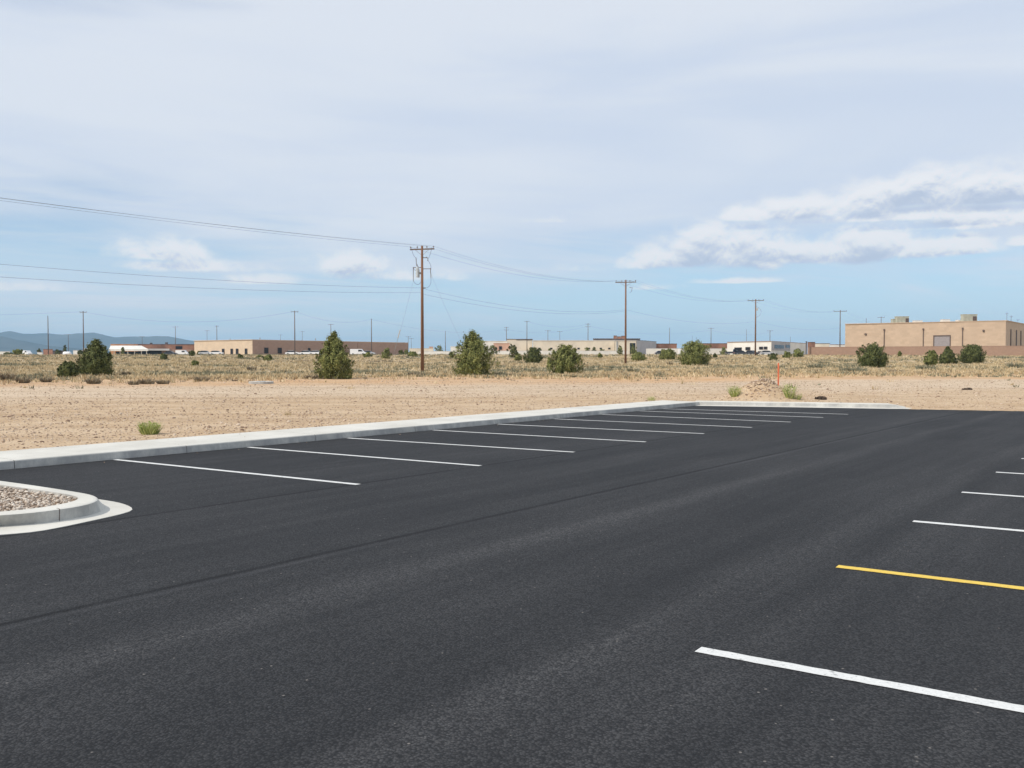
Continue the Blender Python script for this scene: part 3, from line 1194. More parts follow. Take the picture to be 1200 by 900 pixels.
# ------------------------------------------------------------------ vegetation
def blades(P, H, W, lean, seed, nb, spread):
    """P (n,3) tuft bases -> many thin triangles"""
    rs = np.random.RandomState(seed)
    n = len(P)
    k = nb
    a = rs.rand(n, k) * 6.283
    r = np.sqrt(rs.rand(n, k)) * spread[:, None]
    bx = P[:, 0, None] + np.cos(a) * r
    by = P[:, 1, None] + np.sin(a) * r
    bz = P[:, 2, None] + np.zeros((n, k)) - 0.02
    a2 = a + rs.uniform(-.8, .8, (n, k))
    ln = lean * (0.3 + rs.rand(n, k)) * H[:, None]
    h = H[:, None] * rs.uniform(0.55, 1.1, (n, k))
    tx, ty, tz = bx + np.cos(a2) * ln, by + np.sin(a2) * ln, bz + h
    w = W[:, None] * rs.uniform(.6, 1.3, (n, k))
    b = rs.rand(n, k) * 3.1416
    dx, dy = np.cos(b) * w, np.sin(b) * w
    V = np.stack([np.stack([bx - dx, by - dy, bz], -1), np.stack([bx + dx, by + dy, bz], -1), np.stack([tx, ty, tz], -1)], 2)
    V = V.reshape(-1, 3)
    T = np.arange(len(V)).reshape(-1, 3)
    return V, T


def leafcloud(C, size, seed, up=0.4, aspect=0.5, orient=False):
    """one small quad per centre"""
    rs = np.random.RandomState(seed)
    n = len(C)
    d = rs.normal(size=(n, 3))
    d[:, 2] += up
    if orient:
        # sprays lie roughly in the skin of the crown, facing outwards
        o_ = C - np.array([0, 0, C[:, 2].mean() * .8])
        o_ /= np.linalg.norm(o_, axis=1)[:, None] + 1e-6
        o_ = o_ + rs.normal(size=(n, 3)) * .45
        o_ /= np.linalg.norm(o_, axis=1)[:, None] + 1e-6
        d -= o_ * (d * o_).sum(1)[:, None] * 0.85
    d /= np.linalg.norm(d, axis=1)[:, None]
    e = np.cross(d, o_ if orient else rs.normal(size=(n, 3)))
    e /= np.linalg.norm(e, axis=1)[:, None] + 1e-9
    L = size * rs.uniform(.6, 1.4, n)
    d = d * L[:, None]
    e = e * (L * aspect)[:, None]
    V = np.stack([C - d - e * .3, C - d * .1 + e, C + d, C - d * .1 - e], 1).reshape(-1, 3)
    T = np.arange(n * 4).reshape(-1, 4)
    return V, T


def crown(h, w, seed, n, leaf, shape='cone', lift=0.0):
    """foliage built shoot by shoot; uneven outline with gaps"""
    rs = np.random.RandomState(seed)
    ns = max(14, int(n / 70))
    C = []
    lobes = rs.uniform(0, 6.283, 5)
    for i in range(ns):
        zf = rs.rand() ** 0.9
        a = rs.rand() * 6.283
        if shape == 'cone':
            env = (1 - zf ** 2.2) ** 0.85 * (0.80 + 0.20 * min(1, zf / .15))
        elif shape == 'round':
            env = math.sqrt(max(0.0, 1 - (max(0, zf - .3) / .72) ** 2)) * (0.72 + 0.28 * min(1, zf / .3))
        else:
            env = math.sqrt(max(0.0, 1 - zf ** 2))
        env *= 1 + 0.09 * math.sin(2 * a + lobes[0]) + 0.08 * math.sin(3 * a + lobes[1] + zf * 4) + 0.07 * math.sin(5 * a + lobes[2] + zf * 7)
        rr = w / 2 * env * rs.uniform(0.74, 1.12) 
        tip = np.array([math.cos(a) * rr, math.sin(a) * rr, lift + zf * h * rs.uniform(.90, 1.07) + 0.03 * h])
        L = (0.16 + 0.14 * rs.rand()) * w * (0.5 + 0.5 * (1 - zf))
        dirv = np.array([math.cos(a) * 0.75, math.sin(a) * 0.75, 0.65 + 0.6 * zf])
        dirv /= np.linalg.norm(dirv)
        m = rs.randint(50, 90)
        u = rs.rand(m) ** 0.8
        rad = (0.055 * w) * (1.15 - u)
        p = tip - dirv * L * (1 - u)[:, None] + rs.normal(size=(m, 3)) * rad[:, None]
        C.append(p)
    # inner mass
    m = int(n * 0.55)
    zf = rs.rand(m)
    a = rs.rand(m) * 6.283
    env = (1 - zf ** 2.2) ** .85 if shape == 'cone' else np.sqrt(np.maximum(0, 1 - (np.maximum(0, zf - .3) / .72) ** 2)) * .9
    r = w / 2 * env * 0.72 * np.sqrt(rs.rand(m))
    C.append(np.stack([np.cos(a) * r, np.sin(a) * r, lift + zf * h * .92 + .02 * h], 1))
    # leader at the very top
    if shape == 'cone':
        m = int(60)
        u = rs.rand(m)
        C.append(np.stack([rs.normal(size=m) * .03 * w * (1 - u), rs.normal(size=m) * .03 * w * (1 - u), lift + h * (.88 + .16 * u)], 1))
    C = np.concatenate(C)
    C[:, 2] = np.maximum(C[:, 2], 0.02)
    return leafcloud(C, leaf, seed + 5, up=0.9, aspect=0.42, orient=True)


def trunk_mb(h, w, seed, r=0.07):
    rnd = random.Random(seed)
    mb = MB()
    for i in range(3):
        a = rnd.uniform(0, 6.283)
        top = Vector((math.cos(a) * w * .12, math.sin(a) * w * .12, h * rnd.uniform(.55, .85)))
        mid = Vector((math.cos(a) * w * .05, math.sin(a) * w * .05, h * .3))
        mb.tube([(0, 0, -0.1), mid, top], r, r * .25, 6)
        for j in range(4):
            b = rnd.uniform(0, 6.283)
            z = h * rnd.uniform(.12, .6)
            mb.tube([(0, 0, z * .7), (math.cos(b) * w * .2, math.sin(b) * w * .2, z + .1 * h), (math.cos(b) * w * .34, math.sin(b) * w * .34, z + .2 * h)], r * .5, r * .12, 5)
    return mb


def tree(name, loc, h, w, seed, label, cat, n=6000, leaf=0.07, shape='cone', m=None, group=None, lift=0.0):
    root = empty(name, loc)
    tag(root, label, cat, group)
    trunk_mb(h, w, seed, max(0.04, 0.022 * h)).build('trunk', M_BARK, root)
    V, T = crown(h, w, seed, n, leaf, shape, lift)
    np_mesh('crown', V, T, m or M_JUN, root)
    return root


JG = 'junipers dotted over the dry field'
# px, base py, top py, width px, shape, material, label
TREES = [
    (113, 440, 399, 47, 'cone', 'd', 'big dark juniper at the left of the field in front of the orange-topped building'),
    (80, 443, 424, 24, 'round', 'd', 'low dark juniper bush just left of the big dark juniper'),
    (392, 444, 391, 49, 'cone', 'j', 'tall juniper in front of the long brown wall, left of the red-brown utility pole'),
    (554, 441, 389, 53, 'cone', 'j', 'largest juniper, just right of the tallest red-brown utility pole'),
    (662, 438, 405, 40, 'round', 'j', 'rounded juniper standing left of the second brown utility pole'),
    (625, 426, 408, 21, 'round', 'd', 'small juniper further back between the largest and the rounded juniper'),
    (814, 428, 399, 38, 'round', 'j', 'open-crowned juniper right of the second brown utility pole'),
    (782, 422, 409, 20, 'round', 'j', 'small round juniper just left of the open-crowned juniper'),
    (748, 423, 413, 16, 'round', 'j', 'little round juniper just right of the second brown utility pole base'),
    (1022, 431, 403, 36, 'round', 'd', 'juniper before the block wall under the left end of the tan building'),
    (1091, 429, 411, 16, 'round', 'j', 'smallest of the three junipers clustered before the garage door building'),
    (1110, 427, 407, 20, 'cone', 'd', 'middle juniper of the three below the roll-up door'),
    (1139, 426, 404, 28, 'round', 'd', 'widest and rightmost of the three junipers near the block wall'),
]
for i, (px, by, ty, wpx, shp, mk, lab) in enumerate(TREES):
    p = place(px, by)
    D = p.y
    h = (by - ty) / F * D * 1.0
    w = wpx / F * D
    tree('juniper_tree', p, h * 0.98, w * 1.0, 100 + i, lab, 'juniper', n=int(14000 if h > 2.4 else 9000), leaf=0.048 + D * 0.00028, shape=shp,
         m=M_DARKLEAF if mk == 'd' else M_JUN, group=JG)

# farther shrubs and trees: px, base, top, width, distance if behind the crest, label
FARB = [
    (601, 419, 402.5, 15, 300, 'tall dark shrub against the pink wall'),
    (607, 423.5, 413, 11, 250, 'little shrub at the foot of the tall dark shrub by the pink wall'),
    (578, 415, 402.5, 18, 320, 'dark tree peeping out behind the right shoulder of the largest juniper'),
    (515, 412, 404, 17, 420, 'dark round tree on the skyline between the tall pole and the largest juniper'),
    (727, 413, 403.5, 9, 330, 'slim green tree against the cream building left of the second pole'),
    (742, 415, 402, 9, 325, 'dark upright tree at the corner of the grey building end'),
    (906, 422, 413, 14, 250, 'low dark bush in front of the grey side of the white building'),
    (922, 420, 411, 12, 260, 'small green bush touching the left of the wide bush by the wall end'),
    (935, 419, 406.5, 17, 265, 'wide green bush beside the dark post at the end of the block wall'),
    (21, 416, 408, 15, 330, 'dark round tree on the skyline at the far left'),
    (191, 422, 413, 11, 250, 'small dark shrub below the right end of the long white canopy'),
    (228, 429, 422, 11, 200, 'lone low dark shrub in the field below the corner of the cream wall'),
    (314, 423, 415, 12, 240, 'green shrub below the two square windows of the brown wall'),
    (304, 420, 416, 8, 250, 'flat dark shrub left of the green shrub under the brown wall'),
    (453, 421, 407, 18, 260, 'straggly green shrub before the right half of the brown wall'),
    (431, 419, 412, 13, 270, 'low shrub right of the tall juniper at the foot of the brown wall'),
    (470, 416, 410, 8, 290, 'small dark shrub at the right end of the brown wall'),
    (484, 418, 411, 16, 270, 'low grey-green shrub immediately left of the tall pole'),
    (529, 419, 411.5, 7, 270, 'tiny dark shrub left of the largest juniper'),
    (703, 420, 413.5, 7, 250, 'tiny shrub between the rounded juniper and the second pole'),
    (632, 411, 406.8, 8, 380, 'leftmost bush of the row before the cream building'),
    (644, 411, 407.5, 8, 380, 'second bush from the left in the row before the cream building'),
    (674, 411, 407.5, 7, 380, 'small bush of the row just right of the rounded juniper top'),
    (688, 411, 405.8, 8, 380, 'bush of the row standing under the double-armed far pole'),
    (696, 411, 405, 8, 378, 'tallest bush of the row before the cream building'),
    (705, 411, 407.8, 9, 380, 'rightmost low bush of the row before the cream building'),
    (848, 413, 405, 10, 340, 'pale green tree at the left corner of the white building with windows'),
    (144, 412, 405, 5, 380, 'tiny shrub in front of the white canopy posts'),
    (225, 417, 410, 9, 330, 'dark rounded bush against the left edge of the cream wall'),
    (234, 416, 410.5, 6, 332, 'narrow brown bush in front of the cream wall, left of its arched windows'),
    (281, 420, 414.5, 8, 250, 'low dark bush under the arched windows of the cream wall'),
    (1054, 416, 411, 5, 196, 'tiny tuft-like bush close to the foot of the block wall'),
    (838, 419, 414, 6, 255, 'small grey bush between the open-crowned juniper and the third pole'),
    (476, 412, 408.5, 6, 330, 'dot-like bush by the corner where the brown wall ends'),
]
for i, (px, by, ty, wpx, Df, lab) in enumerate(FARB):
    p = on_ground(px, by, 60, 235)
    if p is None or abs(p.y) > Df * 1.2:
        X = (px - 600) / F * Df
        p = Vector((X, Df, gz(X, Df)))
    D = p.y
    h = max(0.5, (zz(ty, D) - p.z) * .9)
    w = wpx / F * D * .92
    tree('desert_shrub', p, h, w, 300 + i, lab, 'shrub', n=1000, leaf=0.10 + D * 0.0003, shape='round',
         m=M_JUN if ('green' in lab or i % 2) else M_DARKLEAF, group='shrubs and small trees at the far side of the field')


def scrub_field():
    rnd = random.Random(21)
    A, B, Cc, Dk = [], [], [], []
    for i in range(56000):
        D = 45 * (225 / 45) ** (rnd.random() ** 0.8)
        X = rnd.uniform(-0.68, 0.68) * D
        n1 = noise.noise((X * 0.05, D * 0.07, 0.5))
        n2 = noise.noise((X * 0.35, D * 0.45, 9.5))
        edge = 60 + 17 * (X / D) + 5 * noise.noise((X * 0.06, 0.0, 2.2))
        if D < edge + 12 and rnd.random() > max(0.012, (D - edge + 1) / 14) ** 1.3 * 0.85:
            continue
        if n2 + rnd.uniform(-.5, .5) < -0.28:
            continue
        q = (X, D, gz(X, D))
        k = n1 * 1.2 + n2 * 0.9 + rnd.uniform(-.45, .45)
        if k > 0.46:
            B.append(q)
        elif k < -0.62:
            Dk.append(q)
        else:
            A.append(q)
    for nm, L, mt, seed, h0, h1, nb, lab, cat in (
            ('dry_grass', A, M_STRAW, 31, .14, .34, 7, 'straw-coloured dry grass covering the open field', 'grass'),
            ('sage_scrub', B, M_SAGE, 32, .16, .36, 9, 'grey-green low sage scrub mixed through the dry grass', 'scrub'),
            ('brown_scrub', Dk, M_DSAGE, 33, .12, .30, 8, 'low brown scrub scattered through the dry grass', 'scrub')):
        P = np.array(L)
        rs = np.random.RandomState(seed)
        H = rs.uniform(h0, h1, len(P)) * (1 + (P[:, 1] - 60) * 0.002)
        Wd = 0.018 + P[:, 1] * 0.00028
        V, T = blades(P, H, Wd, 0.55, seed, nb, 0.10 + P[:, 1] * 0.0013)
        o = np_mesh(nm, V, T, mt)
        tag(o, lab, cat, kind='stuff')


scrub_field()

# distinct dark sage clumps along the verge
SB_ = [(8, 446, 10, 13, 'dark brush clump at the left edge of the picture on the verge'),
       (27, 449, 8, 14, 'brown brush clump second from the left on the verge'),
       (54, 448, 6, 12, 'small grey brush clump below the low dark juniper bush'),
       (110, 450, 7, 15, 'grey brush clump on the verge below the big dark juniper'),
       (157, 451, 5, 11, 'small dark brush clump, left end of the brush row below the canopy building'),
       (172, 450, 6, 18, 'wide dark brush clump in the middle of the brush row below the canopy building'),
       (191, 450, 5, 14, 'flat dark brush clump at the right end of the brush row'),
       (236, 447, 6, 16, 'brush clump on the verge left of the flat concrete cover'),
       (148, 440, 5, 8, 'tiny green-brown brush tuft right of the big dark juniper base'),
       (365, 444, 5, 14, 'dark low brush clump left of the tall juniper base'),
       (295, 434, 5, 10, 'small brush clump in the grass under the brown wall'),
       (1000, 436, 6, 34, 'long grey sage clump in front of the juniper by the block wall'),
       (955, 432, 6, 16, 'grey sage clump right of the orange stake'),
       (1085, 433, 5, 24, 'pale grey sage clump below the three clustered junipers'),
       (1190, 431, 6, 18, 'grey sage clump at the right edge of the picture'),
       (965, 427, 4, 14, 'low sage clump between the wall end and the grey sage clump'),
       (742, 436, 5, 14, 'pale sage clump at the verge right of the second pole'),
       (785, 428, 4, 5, 'tiny dark clump left of the open-crowned juniper'),
       (487, 441, 5, 16, 'grey brush clump at the foot of the tall red-brown pole'),
       (585, 440, 5, 14, 'straw-grey clump touching the right base of the largest juniper')]
for i, (px, by, hp, wp, lab) in enumerate(SB_):
    p = place(px, by)
    D = p.y
    V, T = blades(np.array([(0, 0, 0.0)]), np.array([hp / F * D * 1.15]), np.array([0.02 + D * .0002]), 0.7, 700 + i, int(60 + wp * 9), np.array([wp / F * D * .42]))
    o = np_mesh('brush_clump', V, T, M_SAGE if 'sage' in lab or 'straw' in lab else M_DSAGE)
    o.location = p
    tag(o, lab, 'brush', 'brush clumps on the near side of the field')


def weed(px, by, h, w, nb, lab, seed, m=None):
    p = gp(px, by, 0.13)
    p.z = gz(p.x, p.y)
    p = on_ground(px, by, 12, 60) or p
    V, T = blades(np.array([(0, 0, 0.0)]), np.array([h]), np.array([0.010]), 0.55, seed, nb, np.array([w * .30]))
    rs = np.random.RandomState(seed)
    # small leaves along the stems
    k = int(nb * 2.2)
    a = rs.rand(k) * 6.283
    u = rs.rand(k) ** .7
    r = w / 2 * (0.35 + .65 * u) * np.sqrt(rs.rand(k))
    C = np.stack([np.cos(a) * r, np.sin(a) * r, h * (0.08 + u * .85) * (1 - .35 * (r / (w / 2)) ** 2)], 1)
    V2, T2 = leafcloud(C, h * 0.07, seed, 1.2, .3)
    T2a = np.concatenate([T2[:, [0, 1, 2]], T2[:, [0, 2, 3]]])
    o = np_mesh('weed', np.concatenate([V, V2]), np.concatenate([T, T2a + len(V)]), m or M_GREENLEAF)
    o.location = p
    tag(o, lab, 'weed', 'green weeds on the bare dirt')


weed(175, 509, 0.30, 0.50, 260, 'bright green weed tuft on the dirt behind the long kerb at left', 51)
weed(861, 465, 0.46, 0.45, 90, 'green weed on the left flank of the dirt mound', 52)
weed(925, 467, 0.62, 0.45, 70, 'tall leaning green weed right of the orange stake', 53)
weed(763, 469.5, 0.20, 0.40, 60, 'tiny green sprout behind the kerb left of the mound', 54)
weed(337, 487, 0.14, 0.25, 40, 'sparse yellowish sprig lying low on the dirt', 55, M_STRAW)
weed(934, 469, 0.28, 0.4, 60, 'short green weed at the right foot of the mound', 56)


# ------------------------------------------------------------------ small things
p = on_ground(912, 459.5, 41, 70)
root = empty('survey_stake', p)
tag(root, 'thin orange survey stake standing beside the dirt mound', 'stake')
hS = (459.5 - 425) / F * p.y
mb = MB()
mb.add([(-.035, -.01, -.15), (.035, -.01, -.15), (.035, .012, -.15), (-.035, .012, -.15), (-.035, -.01, hS - .04), (.035, -.01, hS - .04), (.035, .012, hS - .04), (-.035, .012, hS - .04), (0, -.01, hS), (0, .012, hS)],
       [(0, 1, 5, 4), (1, 2, 6, 5), (2, 3, 7, 6), (3, 0, 4, 7), (4, 5, 8), (7, 9, 6), (5, 6, 9, 8), (4, 8, 9, 7)])
mb.build('lath', M_ORANGE, root)

# flat concrete cover at the verge
p = place(306, 449.5)
root = empty('utility_cover', p)
tag(root, 'flat grey concrete cover lying on the verge of the field', 'cover')
w = 29 / F * p.y
poly = [(math.cos(a) * w / 2 * (1.0 if abs(math.cos(a)) < .9 else .97), math.sin(a) * 0.85) for a in np.linspace(0, 6.283, 24)[:-1]]
MB().prism(poly, -0.1, 0.13).build('slab', M_CONC, root)
MB().prism([(x * .35, y * .35) for x, y in poly], 0.125, 0.15).build('lid', M_STEEL, root)

# dark debris by the far kerb
p = gp(962, 469, 0.1)
p.z = gz(p.x, p.y) + .02
V, T = crown(0.07, 0.42, 77, 500, 0.06, 'low')
o = np_mesh('debris', V, T, M_DARKDIRT)
o.location = p
tag(o, 'dark clump of debris on the dirt behind the far kerb end', 'debris', 'dark debris on the dirt')
p = on_ground(1135, 457, 36, 80)
V, T = crown(0.06, 0.45, 78, 300, 0.06, 'low')
o = np_mesh('debris', V, T, M_DARKDIRT)
o.location = p
tag(o, 'small dark debris far out on the pale dirt track at right', 'debris', 'dark debris on the dirt')


# ------------------------------------------------------------------ utility poles and wires
def insulator(root, x, z, y=0.0, h=0.22):
    mb = MB()
    mb.tube([(x, y, z), (x, y, z + h * .45)], 0.02, 0.02, 6)
    mb.tube([(x, y, z + h * .45), (x, y, z + h * .6)], 0.07, 0.09, 8)
    mb.tube([(x, y, z + h * .6), (x, y, z + h)], 0.085, 0.04, 8)
    return mb.build('insulator', M_INS, root, smooth=True)


def utility_pole(px, by, ty, label, m, D=None, arm=2.4, az=UA - math.pi / 2 - .15, detail=2, arms=1, r=0.15, group='utility poles'):
    if D is None:
        p = place(px, by)
    else:
        X = (px - 600) / F * D
        p = Vector((X, D, gz(X, D)))
    D = p.y
    h = zz(ty, D) - p.z
    root = empty('utility_pole', p, 0)
    tag(root, label, 'utility pole', group)
    rr = max(r, 0.0)
    MB().tube([(0, 0, -0.5), (0, 0, h * .5), (0, 0, h)], rr * 1.15, rr * .7, 10).build('pole', m, root, smooth=True)
    ad = Vector((math.sin(az), math.cos(az), 0))
    tips = []
    for k in range(arms):
        z = h - 0.35 - k * 1.3
        mb = MB().box((0, 0, z), (arm, .11, .13), ad)
        mb.build('crossarm', M_ARM, root)
        if detail > 1:
            for sg in (-1, 1):
                MB().tube([ad * (sg * arm * .28) + Vector((0, 0, z - .05)), Vector((0, 0, z - .65))], .025, .025, 5).build('brace', M_STEEL, root)
        xs = (-.47, -.20, .20, .47) if detail > 1 else (-.47, .47)
        for f_ in xs:
            q = ad * (arm * f_)
            o = insulator(root, q.x, z + .06, q.y, .24 if detail > 1 else .3)
        tips += [p + ad * (arm * f_) + Vector((0, 0, z + .28)) for f_ in (-.47, .20, .47)]
    return root, p, h, ad, tips


ARM_AZ = math.atan2(46, 25.6) + math.pi / 2 if False else RAD(104)
P1 = utility_pole(495, 436, 288, 'tallest red-brown utility pole with transformer, cross-arm and guy wires', M_POLE, arm=2.6, az=ARM_AZ, r=0.16)
P2 = utility_pole(733, 427, 328, 'second red-brown utility pole with one cross-arm, between the rounded and open-crowned junipers', M_POLE, D=139, arm=3.1, az=ARM_AZ, r=0.15)
P3 = utility_pole(885, 416, 350.5, 'third utility pole with one cross-arm in front of the white building', M_POLE2, D=211, arm=3.6, az=ARM_AZ, r=0.17)
P4 = utility_pole(984, 416, 363.5, 'fourth utility pole with one wide cross-arm beside the left end of the tan building', M_POLE3, D=283, arm=3.8, az=ARM_AZ, r=0.16, detail=1)

# equipment on the near pole
root, p1, h1, ad1, tips1 = P1
px2m = p1.y / F
zt = lambda py: zz(py, p1.y) - p1.z


def can(x, y0, y1, r, y=-.1):
    mb = MB()
    mb.tube([(x, y, zt(y1)), (x, y, zt(y0))], r, r, 12)
    mb.tube([(x, y, zt(y0)), (x, y, zt(y0) + .1)], r * 1.05, r * .4, 12)
    o = mb.build('transformer', M_CAN, root, smooth=False)
    MB().tube([(x, y, zt(y0) + .08), (x, y, zt(y0) + .35)], .04, .03, 6).build('bushing', M_INS, o)
    MB().box((x * .5, y * .5 + .02, (zt(y0) + zt(y1)) / 2), (abs(x), .06, .10)).build('bracket', M_STEEL, o)


can(-5.4 * px2m, 314, 325, .17)
can(-.38, 316, 325, .10, .22)
# fuse cut-outs, thin risers and drop loops
for nm, pts in (('cutout', [(-.62, 0, zt(302)), (-.58, 0, zt(310)), (-.46, 0, zt(314))]),
                ('cutout', [(.42, 0, zt(301)), (.60, 0, zt(303)), (.56, 0, zt(306))]),
                ('service_rod', [(-.90, 0, zt(313)), (-.90, 0, zt(329))]),
                ('service_rod', [(.85, 0, zt(314)), (.90, 0, zt(326))])):
    MB().tube(pts, .045, .035, 6).build(nm, M_INS, root)
MB().box((.25, 0, zt(302)), (.6, .07, .07)).build('standoff_arm', M_ARM, root)
MB().box((-.45, 0, zt(313.5)), (.95, .06, .06)).build('standoff_arm', M_ARM, root)
MB().box((.45, 0, zt(315)), (.95, .06, .06)).build('standoff_arm', M_ARM, root)
MB().box((.12, 0, zt(337.5)), (.45, .09, .09)).build('standoff_arm', M_ARM, root)


def arc(a, b, sag, n=14, side=(0, 0, 0)):
    a, b = Vector(a), Vector(b)
    return [a.lerp(b, i / n) + (Vector((0, 0, -sag)) + Vector(side)) * (4 * (i / n) * (1 - i / n)) for i in range(n + 1)]


for a, b, s_, sd in (((-.9, 0, zt(329)), (-.1, 0, zt(330)), .35, (0, 0, 0)), ((.9, 0, zt(326)), (.1, 0, zt(338)), .25, (.25, 0, 0)),
                     ((-1.1, 0, zt(291)), (-.6, 0, zt(302)), .25, (0, 0, 0)), ((1.0, 0, zt(290)), (.6, 0, zt(303)), .2, (0, 0, 0)),
                     ((.6, 0, zt(305)), (.85, 0, zt(315)), .1, (.15, 0, 0)), ((-.46, 0, zt(314)), (-.9, 0, zt(313)), .3, (0, 0, 0))):
    MB().tube(arc(a, b, s_, 10, sd), .016, .016, 5).build('jumper_cable', M_WIRE, root)
# small cut-out on pole 2 and loop on pole 3
root2, p2, h2, ad2, tips2 = P2
z2 = lambda py: zz(py, p2.y) - p2.z
MB().tube([(.55, 0, z2(337)), (.95, 0, z2(336.5)), (.9, 0, z2(341)), (.6, 0, z2(343))], .05, .04, 6).build('cutout', M_INS, root2)
root3, p3, h3, ad3, tips3 = P3
z3 = lambda py: zz(py, p3.y) - p3.z
mb = MB()
mb.tube(arc((.15, 0, z3(359)), (.2, 0, z3(372)), 0, 12, (1.1, 0, 0)), .04, .04, 5)
mb.build('jumper_cable', M_STEEL, root3)
MB().tube([(.35, 0, z3(361)), (.35, 0, z3(364))], .2, .2, 10).build('transformer', M_CAN, root3)

# previous pole of the line, left of the frame, so the wires have somewhere to go
D0 = 45.0
X0 = -40.0
p0 = Vector((X0, D0, gz(X0, D0)))
root0 = empty('utility_pole', p0)
tag(root0, 'nearest utility pole of the line, standing left of the picture', 'utility pole', 'utility poles')
h0 = 11.4
MB().tube([(0, 0, -.5), (0, 0, h0)], .19, .11, 10).build('pole', M_POLE, root0, smooth=True)
MB().box((0, 0, h0 - .35), (2.6, .11, .13), ad1).build('crossarm', M_ARM, root0)
for f_ in (-.47, .20, .47):
    q = ad1 * (2.6 * f_)
    insulator(root0, q.x, h0 - .29, q.y)
tips0 = [p0 + ad1 * (2.6 * f_) + Vector((0, 0, h0 - .05 + dz_)) for f_, dz_ in ((-.47, .12), (.20, .0), (.47, -.18))]

root4, p4, h4, ad4, tips4 = P4
# next pole beyond
X5 = 165.0
p5 = Vector((X5, 390.0, gz(X5, 390.0)))


def wire(name, runs, r, label, group):
    mb = MB()
    for a, b, sag in runs:
        mb.tube(arc(a, b, sag, 28), r, r, 4)
    o = mb.build(name, M_WIRE)
    tag(o, label, 'power line', group)


WG = 'overhead wires of the main pole line'
for k, lab in enumerate(('uppermost overhead power line, carried on the left ends of the cross-arms', 'overhead power line carried near the middle of the cross-arms', 'overhead power line carried on the right ends of the cross-arms')):
    zt5 = Vector((X5 + (k - 1) * 1.5, 390, p5.z + 12))
    wire('power_line', [(tips0[k], tips1[k], .35), (tips1[k], tips2[k], 1.3), (tips2[k], tips3[k], 1.5), (tips3[k], tips4[k], 1.5), (tips4[k], zt5, 2.0)],
         .0075, lab, WG)
for k, (pa, pb, za, lab) in enumerate(((337.5, 363, 7.55, 'upper of the two lower communication lines strung below the transformers'),
                                       (343, 364.5, 6.65, 'lower of the two lower communication lines strung below the transformers'))):
    a = p0 + Vector((0, 0, za))
    b = Vector((p1.x + (.15 if k == 0 else -.15), p1.y - .15, zz(pa + .0, p1.y)))
    b2 = b + Vector((.05, .15, -.1))
    c = Vector((p2.x, p2.y - .12, zz(pb, p2.y)))
    d = Vector((p3.x, p3.y - .15, zz(376.5, p3.y)))
    e = Vector((p4.x, p4.y, zz(384, p4.y)))
    wire('communication_line', [(a, b, .55), (b2, c, 1.1)] + ([(c, d, 1.2), (d, e, 1.2)] if k == 0 else []), .0085, lab, WG)

# guy wires of the near pole
ga = Vector((p1.x - .9, p1.y, zz(329, p1.y)))
for lab, top, bot, gtop in (('guy wire slanting down to the left of the tall pole, with a pale guard', (485, 328), (456, 420), (468, 385)),
                            ('faint guy wire slanting down to the right of the tall pole towards the largest juniper', (504, 318), (556, 402), None)):
    D1_ = p1.y
    a = Vector((at(top[0], D1_).x, D1_, zz(top[1], D1_)))
    db = D1_ + (6 if gtop else 12)
    xb = (bot[0] - 600) / F * db
    b = Vector((xb, db, gz(xb, db)))
    g = empty('guy_wire', b)
    tag(g, lab, 'guy wire', 'guy wires of the tall pole')
    MB().tube(arc(a - b, Vector((0, 0, 0)),   .25, 10), .009, .009, 4).build('cable', M_STEEL, g)
    if gtop:
        f_ = .42
        c0 = (a - b) * f_
        MB().tube([c0 * 1.1, c0 * .88], .045, .045, 6).build('guard', M_WHITEW, g)
        MB().tube([c0 * .88, c0 * .55], .016, .016, 6).build('grip', M_STEEL, g)

